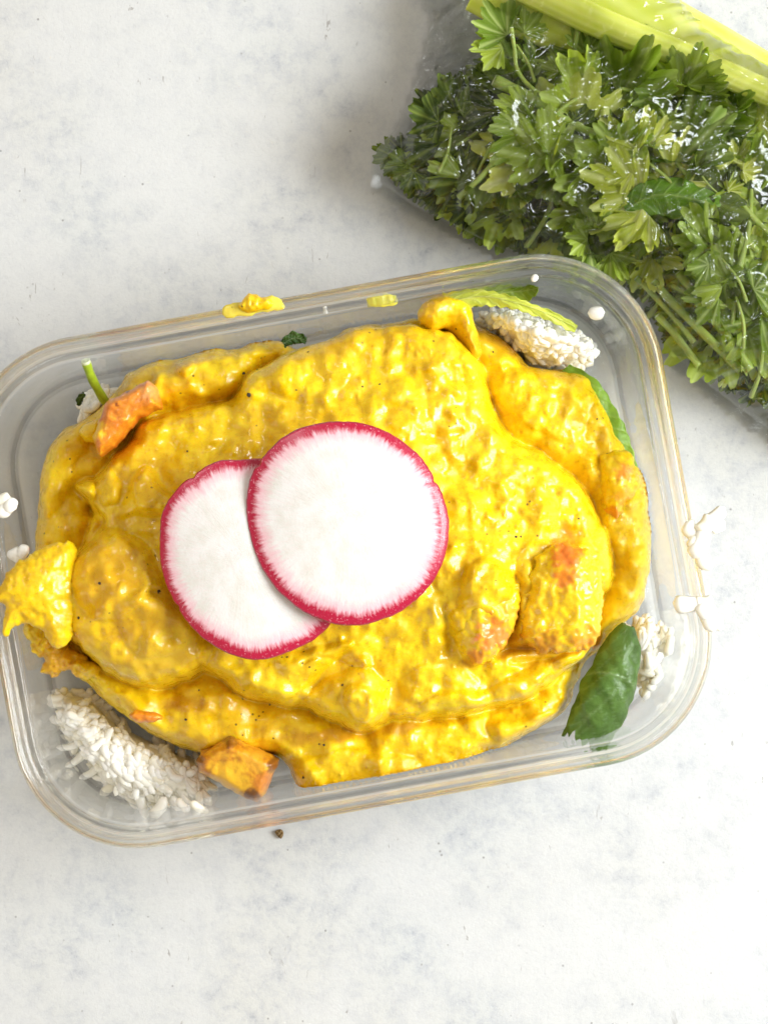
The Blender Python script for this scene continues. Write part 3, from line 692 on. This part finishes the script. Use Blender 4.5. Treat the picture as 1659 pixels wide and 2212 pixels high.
clump([(32,1198,.0,.3,.9,0),(50,1192,.0005,-.3,.9,1),(42,1204,.0,.2,.8,2)], 'tiny clump of rice inside the left rim above the curry tongue', SHORT, .040)
loose(1288, 676, .040, .05, SHORT[1], 'plump single rice grain on the glass in the upper right corner', 1.55)
loose(1155, 600, .047, 1.0, SHORT[1], 'small pearl of rice on the top rim above the green leaf', .75)
loose(146, 1675, .0085, .7, SHORT[1], 'single rice grain alone at the left of the bottom left heap', 1.15)
loose(702, 665, .043, .5, SHORT[1], 'tiny crumb of rice on the inner wall below the top rim', .4)

# ------------------------------------------------------------------ greens in the container
# rolled spinach leaf
a0, a1 = P3(1362, 1352, .030), P3(1262, 1598, .026); nl, ns = 60, 48; V, F, vein = [], [], []
axis = (a1 - a0).normalized(); side = Vector((-axis.y, axis.x, 0)).normalized(); side = side if side.x > 0 else -side; upv = axis.cross(side); upv = upv if upv.z > 0 else -upv
for i in range(nl + 1):
    t = i / nl; rp = np.interp(t, [0, .12, .3, .55, .8, 1.0], [14, 36, 50, 58, 56, 52]) / S0
    cen = a0.lerp(a1, t) + side * (np.interp(t, [0, .4, .8, 1], [-6, 6, 2, 0]) / S0)
    for k in range(ns + 1):
        s = k / ns; th = math.radians(-50 + 300 * s)              # from right low, over the top, to left and curled under
        rq = rp * (1 - .14 * s * s) * (1 + .03 * math.sin(9 * t + 5 * s) + .03 * math.sin(23 * t + 18 * s) + .03 * math.sin(11 * t - 31 * s) + .015 * math.sin(47 * t + 40 * s))
        ext = 0
        if t > .93: ext = (math.sin(s * 40) * .5 + math.sin(s * 17 + 1) * .7 + math.sin(s * 83)) * .0011 * (t - .93) / .07
        edge = .0006 * math.sin(t * 60) * (1 if s < .05 else 0)
        p = cen + side * (rq * math.cos(th) * 1.0 + edge) + upv * (rq * math.sin(th) * .85) + axis * ext
        V.append(p)
        mid = .5 * math.exp(-((s - .52 + .10 * math.sin(t * 4)) / .010) ** 2) + 1.0 * math.exp(-((t - .40 - .35 * (s - .45) ** 2 * 4) / .010) ** 2)
        br = max(math.exp(-(((t - tb) - (abs(s - .48)) * 1.1 + .03 * math.sin(s * 23 + tb * 40)) / .010) ** 2) for tb in (.05, .22, .38, .55, .72, .88)) if abs(s - .42) < .45 else 0
        vein.append(min(1, .6 * mid + .28 * br))
for i in range(nl):
    for k in range(ns): b = i * (ns + 1) + k; F.append((b, b + 1, b + ns + 2, b + ns + 1))
me = pymesh('rolled_leaf', V, F); at = me.attributes.new('vein', 'FLOAT', 'POINT'); at.data.foreach_set('value', vein)
o = link('rolled_leaf', me, M['leafD']); md = o.modifiers.new('thick', 'SOLIDIFY'); md.thickness = .0004
tag(o, 'rolled dark green spinach leaf with a torn end at the lower right of the curry', 'spinach leaf')
def sheet_leaf(name, mid, widths, z0, dz, mat, label, serr=0.0, sfreq=30, fold=.0, cat='leaf', n=70, m=12, th=.0003):
    """leaf blade following a mid line; widths = list of (t, left px, right px)"""
    q = bez([P3(u, v, z0 + dz_) for (u, v), dz_ in zip(mid, dz)], 16); nq = len(q); V, F, vein = [], [], []
    for i in range(n + 1):
        f = i / n * (nq - 1); j = min(int(f), nq - 2); c = q[j].lerp(q[j + 1], f - j); tg = (q[j + 1] - q[j]).normalized(); sd = Vector((-tg.y, tg.x, 0)).normalized()
        t = i / n; wl = np.interp(t, [w_[0] for w_ in widths], [w_[1] for w_ in widths]) / S0; wr = np.interp(t, [w_[0] for w_ in widths], [w_[2] for w_ in widths]) / S0
        ser = 1 + serr * (abs(((t * sfreq) % 1) - .5) * 2 - .5)
        for k in range(-m, m + 1):
            s = k / m; w_ = (wl if s > 0 else wr) * ser
            V.append(c + sd * (s * w_) + Vector((0, 0, fold * abs(s) * w_ + .0005 * math.sin(t * 20 + s * 4) * abs(s))))
            lat = math.exp(-((((t - abs(s) * .12) * 9) % 1 - .5) / .09) ** 2) * .5
            vein.append(min(1, math.exp(-(s / .07) ** 2) + lat))
    w2 = 2 * m + 1
    for i in range(n):
        for k in range(2 * m): b = i * w2 + k; F.append((b, b + w2, b + w2 + 1, b + 1))
    me = pymesh(name, V, F); at = me.attributes.new('vein', 'FLOAT', 'POINT'); at.data.foreach_set('value', vein)
    o = link(name, me, mat); md = o.modifiers.new('thick', 'SOLIDIFY'); md.thickness = th
    if label: tag(o, label, cat)
    return o
sheet_leaf('green_leaf', [(960,652),(1040,640),(1110,652),(1180,676),(1246,708)], [(0,20,18),(.2,16,20),(.5,10,14),(.75,8,12),(.95,9,12),(1,5,7)], .036, (0, .002, .004, .004, .002), M['leafC'], 'long serrated yellow-green leaf lying over the upper right rice', .35, 12, -.3)
sheet_leaf('green_leaf', [(1005,645),(1070,632),(1130,628),(1162,622)], [(0,14,16),(.4,14,26),(.8,10,20),(1,3,3)], .030, (0, 0, 0, .004), M['leafB'], 'darker green leaf behind the serrated leaf under the top rim', .3, 8, .2)
sheet_leaf('spinach_leaf', [(1215,800),(1262,850),(1300,920),(1330,985),(1352,1040)], [(0,20,20),(.25,40,36),(.6,44,40),(1,30,14)], .023, (-.002, .002, .003, .0015, 0), M['leafE'], 'green leaf edge peeking out from under the right side of the curry', .08, 9, -.1)
sheet_leaf('spinach_leaf', [(612,742),(635,730),(662,735)], [(0,8,8),(.5,14,12),(1,6,6)], .032, (0, 0, 0), M['leafD'], 'small dark green leaf tip between the curry and the top glass wall', .2, 4)
st = empty('cut_herb', P3(230, 868, .02)); tag(st, 'short cut green stem poking up at the upper left of the curry', 'stem')
q = bez([P3(186, 782, .041) - st.location, P3(200, 820, .037) - st.location, P3(226, 866, .028) - st.location], 8)
V, F = tube_arrays(q, [9.5 / S0 * (1 + .05 * math.sin(i)) for i in range(len(q))], 12); link('stalk', pymesh('stalk', V, F), mat_simple('green stalk', (.30, .42, .02), .35), st)
q2 = [q[0] + (q[0] - q[1]).normalized() * .0006, q[0] - (q[0] - q[1]).normalized() * .0002]
V, F = tube_arrays(q2, [.0012, .00135], 12); link('cut_end', pymesh('cut_end', V, F), M['cut'], st)
sheet_leaf('leaf_scrap', [(182,850),(172,862),(170,876)], [(0,4,4),(.5,7,7),(1,3,3)], .022, (0, 0, 0), M['leafA'], 'tiny dark scrap of leaf on the rice left of the green stem', 0)
# crumb on the table
me = blob_mesh('crumb', [(594,1797),(606,1793),(613,1800),(608,1812),(598,1806)], .0006, .0007, .0005, .0006, stepu=1.2, amp=.0005, freq=5)
tag(link('crumb', me, M['crumb']), 'brown crumb on the table below the container', 'crumb')

# ------------------------------------------------------------------ bag of celery and parsley
def leaf_mesh(seed, deep=.5, teeth=9, curl=.2):
    r = random.Random(seed); lobes = [(0, 1.0)] + [(s * (0.68 + r.uniform(-.08, .08)), r.uniform(.74, .92)) for s in (-1, 1)] + [(s * (1.28 + r.uniform(-.12, .08)), r.uniform(.45, .62)) for s in (-1, 1)]
    nth, nr = 140, 7; V, vein = [(0, 0, 0)], [1.0]; ph = r.uniform(0, 6)
    ca, cb, cc_ = r.uniform(-1, 1), r.uniform(-1, 1), r.uniform(0, 6)
    for j in range(1, nr + 1):
        f = j / nr
        for i in range(nth):
            th = -1.75 + 3.5 * i / (nth - 1)
            L = max(l * math.exp(-((th - a) / .40) ** 2) for a, l in lobes); rad = (1 - deep) * .62 + (.38 + deep * .62) * L
            edge = 1 + .13 * abs(math.sin(th * teeth + ph)) ** .6 - .10
            rad *= 1 - f * f * .17 * (1 - abs(math.sin(th * teeth + ph)) ** .7) - f ** 4 * .07 * (1 - abs(math.sin(th * teeth * 2.3 + ph * 2)) ** .7)
            rad *= min(1, (1.8 - abs(th)) / .35 + .1)
            v = max(math.exp(-((th - a) / (.05 / (f + .15))) ** 2) for a, l in lobes)
            v2 = .5 * math.exp(-((((th * teeth + ph) / PI) % 1 - .5) / .12) ** 2) * f
            z = curl * (ca * f * f * math.cos(th) ** 2 + cb * f * f * math.sin(th * 1.0) ** 2 * .8) + .10 * f * math.sin(th * 3.1 + cc_) + .03 * f * math.sin(th * 5.3 + cb * 9) + .05 * f * f * math.sin(th * 9.7 + ca * 11) * math.sin(th * 2.3 + cb * 7) - .05 * v * f
            V.append((rad * f * math.cos(th), rad * f * math.sin(th), z)); vein.append(min(1, v + v2))
    F = [(0, 1 + i, 2 + i) for i in range(nth - 1)]
    for j in range(nr - 1):
        for i in range(nth - 1): a = 1 + j * nth + i; F.append((a, a + nth, a + nth + 1, a + 1))
    return V, F, vein
def leaf_me(seed, mat, **kw):
    V, F, v = leaf_mesh(seed, **kw); me = pymesh('leaf', V, F); at = me.attributes.new('vein', 'FLOAT', 'POINT'); at.data.foreach_set('value', v); me.materials.append(mat); return me
LV = {k: [leaf_me(i * 3 + ord(k), M['leaf' + k], deep=.20 + .09 * (i % 4), teeth=8 + i % 3, curl=.25 + .12 * (i % 3)) for i in range(5)] for k in 'ABC'}
LF = {k: [leaf_me(i * 5 + 60 + ord(k), M['leaf' + k], deep=.6, teeth=11, curl=.35) for i in range(2)] for k in 'BC'}
V, F = tube_arrays(bez([(-.9, .15, -.15), (-.5, .04, 0), (0, 0, 0)], 4), [.04, .04, .035, .035, .035, .035, .03, .03, .025], 6, False); STEMM = pymesh('stem', V, F); STEMM.materials.append(M['stem'])
def sprig(u, v, z, yaw, size, key, tilt, label, r, nleaf=3, feathery=False, group='parsley sprigs in the bag'):
    root = empty('parsley_sprig', P3(u, v, z), (tilt[0], tilt[1], yaw)); tag(root, label, 'parsley', group)
    pool = (LF.get(key) if feathery and key in LF else LV[key]); s = size / S0
    st_ = link('stem', STEMM, None, root); st_.scale = (s, s, s)
    for k in range(nleaf):
        a = (k - (nleaf - 1) / 2) * ((1.1 if nleaf < 5 else .75) if nleaf > 1 else 0) + r.gauss(0, .12)
        o = link('leaf', r.choice(pool), None, root, (s * .30 * math.cos(a), s * .30 * math.sin(a), s * r.uniform(-.05, .12)), (r.gauss(0, .18), r.gauss(0, .16), a))
        q_ = s * (.95 if k == nleaf // 2 else r.uniform(.62, .85)) ; o.scale = (q_, q_, q_)
    return root
BUNCH = [(815,345),(845,320),(880,298),(908,235),(940,195),(1000,152),(1055,140),(1070,60),(1105,15),(1180,60),(1290,95),(1390,125),(1500,170),(1700,262),(1800,320),(1800,1010),(1700,945),(1600,868),(1540,820),(1450,755),(1395,670),(1290,590),(1130,548),(1060,520),(1000,492),(900,440),(822,388)]
bp = wpoly(BUNCH, .012)
def bunch_d(x, y): return float(sdf(bp, np.array([x]), np.array([y]))[0])
def bunch_h(d): t = min(max(d / .035, 0), 1); return .005 + .022 * math.sqrt(max(0, 1 - (1 - t) ** 2))
rs = random.Random(31)
# packed lower leaves that nobody could count
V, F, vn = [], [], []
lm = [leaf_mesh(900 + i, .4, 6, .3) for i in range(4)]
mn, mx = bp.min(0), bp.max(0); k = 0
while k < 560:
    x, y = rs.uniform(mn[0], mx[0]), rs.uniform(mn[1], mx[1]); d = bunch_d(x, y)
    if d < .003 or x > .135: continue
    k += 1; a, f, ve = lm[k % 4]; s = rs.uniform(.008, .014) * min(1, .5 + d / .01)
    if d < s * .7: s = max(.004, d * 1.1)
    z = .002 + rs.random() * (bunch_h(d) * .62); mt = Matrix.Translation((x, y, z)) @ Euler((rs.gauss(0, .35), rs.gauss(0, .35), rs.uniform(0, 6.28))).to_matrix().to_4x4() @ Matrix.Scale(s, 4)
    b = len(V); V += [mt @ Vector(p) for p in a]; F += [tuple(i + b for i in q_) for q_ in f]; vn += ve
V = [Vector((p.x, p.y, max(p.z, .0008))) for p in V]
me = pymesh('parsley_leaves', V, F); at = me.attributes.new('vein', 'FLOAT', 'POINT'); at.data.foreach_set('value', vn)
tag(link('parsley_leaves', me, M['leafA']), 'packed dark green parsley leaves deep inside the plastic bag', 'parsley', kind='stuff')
k = 0
while k < 125:
    u, v = rs.uniform(820, 1690), rs.uniform(20, 930); x, y = P(u, v, .02); d = bunch_d(x, y)
    if d < .0045: continue
    k += 1; sz = rs.uniform(95, 195)
    if d * S0 < sz * .8: sz = max(45, d * S0 * 1.1)
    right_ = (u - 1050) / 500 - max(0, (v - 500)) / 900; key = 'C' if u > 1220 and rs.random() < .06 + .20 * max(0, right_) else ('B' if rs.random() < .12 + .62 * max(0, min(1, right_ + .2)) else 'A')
    z = bunch_h(d) * rs.uniform(.62, .92); dd = {'A': 'dark green parsley sprig packed in the plastic bag', 'B': 'mid green parsley sprig packed in the plastic bag', 'C': 'yellow-green parsley sprig packed in the plastic bag'}[key]
    where = ('at the narrow left tip of the bag' if u < 960 else 'pressed against the celery' if v < 120 + (u - 1200) * .42 + 60 and u > 1080 else
             'at the right edge of the photo' if u > 1560 and v < 560 else 'just above the rim of the container' if v > 440 and u < 1300 else
             'in the lower right corner of the bag' if v > 560 else 'in the left half of the bunch' if u < 1200 else 'in the middle of the bunch')
    dd = dd.split(' packed')[0] + (' with small leaves ' if sz < 90 else ' with broad leaves ') + where
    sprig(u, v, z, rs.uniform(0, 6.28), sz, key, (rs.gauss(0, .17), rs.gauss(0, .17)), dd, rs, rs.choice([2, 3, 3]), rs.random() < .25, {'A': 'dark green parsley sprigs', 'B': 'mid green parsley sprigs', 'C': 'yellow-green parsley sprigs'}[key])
HZ = .027
for (u, v, z, yaw, sz, key, tl, nl_, fe, lb) in [
    (1430,430,HZ,2.75,150,'C',(.1,.15),5,True,'large feathery yellow-green parsley sprig in the middle of the bag'),
    (1400,350,HZ+.001,2.5,110,'C',(-.2,.1),3,True,'pale feathery parsley leaf just above the large yellow-green sprig'),
    (1180,262,HZ,3.9,120,'B',(.0,.1),3,False,'pale flat parsley leaf below the pale stem in the bag'),
    (975,275,.022,1.5,105,'A',(.3,.1),5,False,'dark parsley sprig with fanned leaves at the left end of the bag'),
    (1115,95,.026,2.2,95,'B',(.1,.2),3,False,'green parsley leaf at the top left corner of the bunch against the celery'),
    (1250,150,HZ-.003,1.9,115,'B',(-.2,.2),5,True,'ruffled green parsley sprig against the celery stalk'),
    (1330,125,HZ-.003,.6,75,'B',(.3,.2),3,False,'small deep green parsley tuft touching the celery'),
    (1585,370,HZ+.001,1.2,60,'C',(.2,0),3,True,'small bright yellow-green parsley tuft near the right edge of the photo'),
    (1555,420,HZ+.001,-.6,58,'C',(.2,.2),3,True,'small yellow-green parsley tuft right of the smooth green leaf'),
    (1470,215,HZ-.001,1.2,110,'B',(.1,-.2),5,False,'grey-green parsley sprig spread below the celery at the right'),
    (1590,270,HZ-.002,.2,100,'B',(.1,.2),5,True,'green parsley sprig at the right edge just below the celery'),
    (1590,640,.026,1.9,120,'B',(.2,.1),5,False,'broad pale green parsley sprig at the lower right of the bag'),
    (1560,560,.028,2.3,110,'B',(.3,.1),3,False,'folded light green parsley leaves right of the bright stem'),
    (1300,520,.025,3.6,100,'B',(-.2,.1),5,False,'dull green parsley sprig above the corner of the container'),
    (870,345,.012,2.8,60,'A',(.1,.1),3,False,'small dark parsley sprig at the far left tip of the bag')]:
    sprig(u, v, z, yaw, sz, key, tl, lb, rs, nl_, fe)
sheet_leaf('broad_green_leaf', [(1350,452),(1420,420),(1500,430),(1580,455)], [(0,10,8),(.2,34,36),(.55,40,48),(.85,24,28),(1,4,4)], HZ + .001, (0, .002, .002, 0), M['leafE'], 'smooth folded bright green leaf under the yellow-green parsley', .05, 8, -.35, 'leaf')
def stemobj(pts, r, z, label, mat=None):
    base = P3(*pts[-1], z); rt_ = empty('herb_stem', base); tag(rt_, label, 'herb stem', 'stems in the bag')
    q = bez([P3(u, v, z + dz) - base for (u, v, dz) in [(p[0], p[1], p[2] if len(p) > 2 else 0) for p in pts]] if False else [P3(p[0], p[1], z) - base for p in pts], 8)
    V, F = tube_arrays(q, [r / S0 * (1 + .06 * math.sin(i * .9)) for i in range(len(q))], 12); link('stalk', pymesh('stalk', V, F), mat or M['stem'], rt_)
    d = (q[0] - q[1]).normalized(); V, F = tube_arrays([q[0] + d * .0003, q[0] - d * .0002], [r / S0 * .85, r / S0 * .98], 12); link('cut_end', pymesh('cut_end', V, F), M['cut'], rt_)
stemobj([(1068,172),(1140,208),(1250,272),(1300,300)], 13, HZ - .001, 'thick pale green stem with a cut end at the upper left of the bunch')
stemobj([(1466,588),(1505,640),(1560,712),(1620,800)], 10.5, HZ - .004, 'bright straight stem with a cut end at the lower right of the bag')
stemobj([(1412,608),(1450,650),(1535,735),(1600,800)], 9, .024, 'dull green stem left of the bright cut stem')
stemobj([(1420,682),(1460,725),(1510,790)], 7.5, .022, 'lowest thin stem in the bag near the container corner')
stemobj([(1375,600),(1415,640),(1460,690),(1500,740)], 6.5, .022, 'faint thin stem crossing beside the container corner')
stemobj([(1105,60),(1112,110),(1118,150),(1150,190),(1205,215)], 4.5, HZ, 'thin curling parsley stem at the upper left of the bunch')
stemobj([(1440,320),(1500,400),(1560,470),(1640,545)], 6.5, HZ - .001, 'long green stem running to the right edge past the yellow tuft')
stemobj([(1590,420),(1620,462),(1680,520)], 6, HZ, 'thin pale stem at the right edge of the photo')
stemobj([(1210,235),(1300,250),(1370,290),(1420,330)], 7, HZ - .004, 'dark green stem half buried above the feathery sprig')
stemobj([(1340,190),(1400,205),(1430,240),(1450,300)], 4, HZ - .001, 'thin arching stem under the shiny film patch')

def celery(pts, rad, z, label, seed):
    base = P3(pts[0][0], pts[0][1], 0); root = empty('celery_stalk', base); tag(root, label, 'celery stalk', 'celery stalks in the bag')
    q = bez([P3(p[0], p[1], z + (p[2] if len(p) > 2 else 0)) - base for p in pts], 20); V, F, rib = [], [], []; ns = 72
    for i, p in enumerate(q):
        t = (q[min(i + 1, len(q) - 1)] - q[max(i - 1, 0)]).normalized(); sd = Vector((-t.y, t.x, 0)).normalized(); r = np.interp(i / (len(q) - 1), [0, 1], rad) / S0
        for k in range(ns):
            th = 2 * PI * k / ns; rb_ = .5 + .5 * math.cos(th * 11 + .6 * math.sin(th * 3)); c = math.cos(th); s = math.sin(th)
            zz = s * .72 + (0 if s > 0 else .42 * math.exp(-(c / .5) ** 2))
            rr2 = r * (1 + .010 * rb_ + .01 * math.sin(i * .15 + seed)); V.append(p + sd * (c * rr2) + Vector((0, 0, zz * rr2))); rib.append(rb_)
    for i in range(len(q) - 1):
        for k in range(ns): F.append((i * ns + k, i * ns + (k + 1) % ns, (i + 1) * ns + (k + 1) % ns, (i + 1) * ns + k))
    F.append(tuple(range(ns))[::-1]); F.append(tuple(range((len(q) - 1) * ns, len(q) * ns)))
    me = pymesh('celery_stalk', V, F); at = me.attributes.new('rib', 'FLOAT', 'POINT'); at.data.foreach_set('value', rib); link('stalk', me, M['celery'], root)
celery([(1040,-40),(1180,40),(1400,130),(1640,232),(1800,290)], (66, 44), .019, 'wide pale yellow-green celery stalk lying against the parsley', 1)
celery([(1250,-60),(1400,45),(1560,130),(1800,262)], (84, 56), .019, 'outer pale celery stalk along the upper right edge of the bag', 2)
celery([(1120,-40),(1290,45),(1500,130),(1800,262)], (36, 26), .028, 'narrow celery stalk resting in the groove between the two wide ones', 3)

# the bag film
BAG = [(940,-60),(930,40),(908,130),(882,215),(852,285),(808,345),(803,395),(830,412),(900,458),(1000,508),(1075,545),(1140,572),(1300,612),(1395,700),(1450,775),(1560,865),(1700,965),(1830,1040),(1830,300),(1700,200),(1560,85),(1440,-10),(1380,-60)]
bg = wpoly(BAG, .006); st = 3.0 / S0
gx = np.arange(bg[:, 0].min(), bg[:, 0].max(), st); gy = np.arange(bg[:, 1].min(), bg[:, 1].max(), st); A, B = np.meshgrid(gx, gy); a, b = A * S0, B * S0
D = sdf(bg, A, B); DB = sdf(wpoly(BUNCH, .012), A, B)
cel = sdf(wpoly([(1050,-80),(1090,20),(1290,110),(1640,262),(1830,330),(1830,230),(1660,165),(1500,70),(1340,-80)], .02), A, B)
h = .0008 + .0028 * rnd(D, .006)
h = np.maximum(h, .003 + .0335 * rnd(np.maximum(DB + .005, 0), .030))
h = np.maximum(h, .004 + .036 * rnd(np.maximum(cel + .005, 0), .016))
a2, b2 = (a * .92 + b * .38), (-a * .38 + b * .92)
rid = 1 - np.abs(noise2(a2 / 95, b2 / 40, 301)); rid2 = 1 - np.abs(noise2(a / 34, b / 60, 305)); rid3 = 1 - np.abs(noise2(b2 / 22, a2 / 46, 309))
m_ = sstep(.0, .005, D) * (1 - .75 * sstep(-.002, .004, cel))
h = h + m_ * (.0042 * rid ** 3 + .0014 * rid2 ** 4 + .0003 * rid3 ** 4 - .002)
def ridge_line(pts, w_, hh):
    global h
    q = bez([P3(u, v, .006) for u, v in pts], 6); dd = np.full(A.shape, 1e9)
    for p0, p1 in zip(q[:-1], q[1:]):
        ex, ey = p1.x - p0.x, p1.y - p0.y; L = ex * ex + ey * ey + 1e-20; t = np.clip(((A - p0.x) * ex + (B - p0.y) * ey) / L, 0, 1)
        dd = np.minimum(dd, np.hypot(A - p0.x - t * ex, B - p0.y - t * ey))
    h = h + hh * np.maximum(0, 1 - dd / (w_ / S0))
ridge_line([(958,10),(945,70),(938,110),(950,150),(918,230),(890,262)], 13, .0012)
ridge_line([(950,60),(930,150),(915,190)], 9, .0008)
ridge_line([(1085,0),(1060,60),(1055,140),(1010,160),(940,200),(905,240)], 10, .0020)
ridge_line([(1108,215),(1112,300),(1118,330)], 14, .0022)
def facet(u, v, ru, rv, rot):
    global h
    cx, cy = P(u, v, .006 if u < 960 else .03); dx, dy = A - cx, B - cy; c_, s_ = math.cos(rot), math.sin(rot)
    vv = (co.location - Vector((cx, cy, .03))).normalized(); ll = (bpy.data.objects['glint_lamp' if u < 960 else 'window_light'].location - Vector((cx, cy, .03))).normalized(); nn = vv + ll; slx, sly = nn.x / nn.z, nn.y / nn.z
    d_ = (np.abs(dx * c_ + dy * s_) / ru + np.abs(-dx * s_ + dy * c_) / rv) * S0 * .8 + .45 * fbm(a / 30, b / 30, 77, 2)
    wgt = 1 - sstep(.75, 1.15, d_); j = np.argmin(np.hypot(dx, dy)); hc = h.ravel()[j]
    h = h * (1 - wgt) + (hc + .0008 - slx * dx - sly * dy + .0006 * fbm(a / 30, b / 22, 78, 2)) * wgt
for f_ in [(1465,300,55,30,.55),(1500,265,36,22,.2),(1385,248,34,12,.7),(1650,320,20,60,.2),(1590,240,14,8,0),(1112,250,11,42,.05),(1105,78,14,9,0),(1565,560,22,8,-.6),(1240,420,20,9,.5),(1315,275,22,8,1.1),(1640,410,30,60,.3),(1440,240,16,60,1.2),(1210,350,10,30,.4),(1560,330,10,70,-.9),(945,95,13,50,-.25),(928,140,10,34,-.5),(908,225,9,60,-.45),(888,285,7,34,-.5)]: facet(*f_)
h = np.maximum(h, .0012)
top = link('bag_film', grid_mesh('bag_film', gx, gy, h, D > 0, None, D), M['film'])
bagroot = empty('plastic_bag', (0, 0, 0)); bx_, by_ = P(1300, 500, 0); bagroot.location = (bx_, by_, 0)
tag(bagroot, 'clear crinkled plastic bag holding parsley and celery at the upper right', 'plastic bag')
top.name = 'upper_film'; top.parent = bagroot; top.location = (-bx_, -by_, 0)
lo = link('lower_film', grid_mesh('lower_film', gx[::4], gy[::4], np.full(D[::4, ::4].shape, .0005), D[::4, ::4] > 0), M['film'], bagroot, (-bx_, -by_, 0))
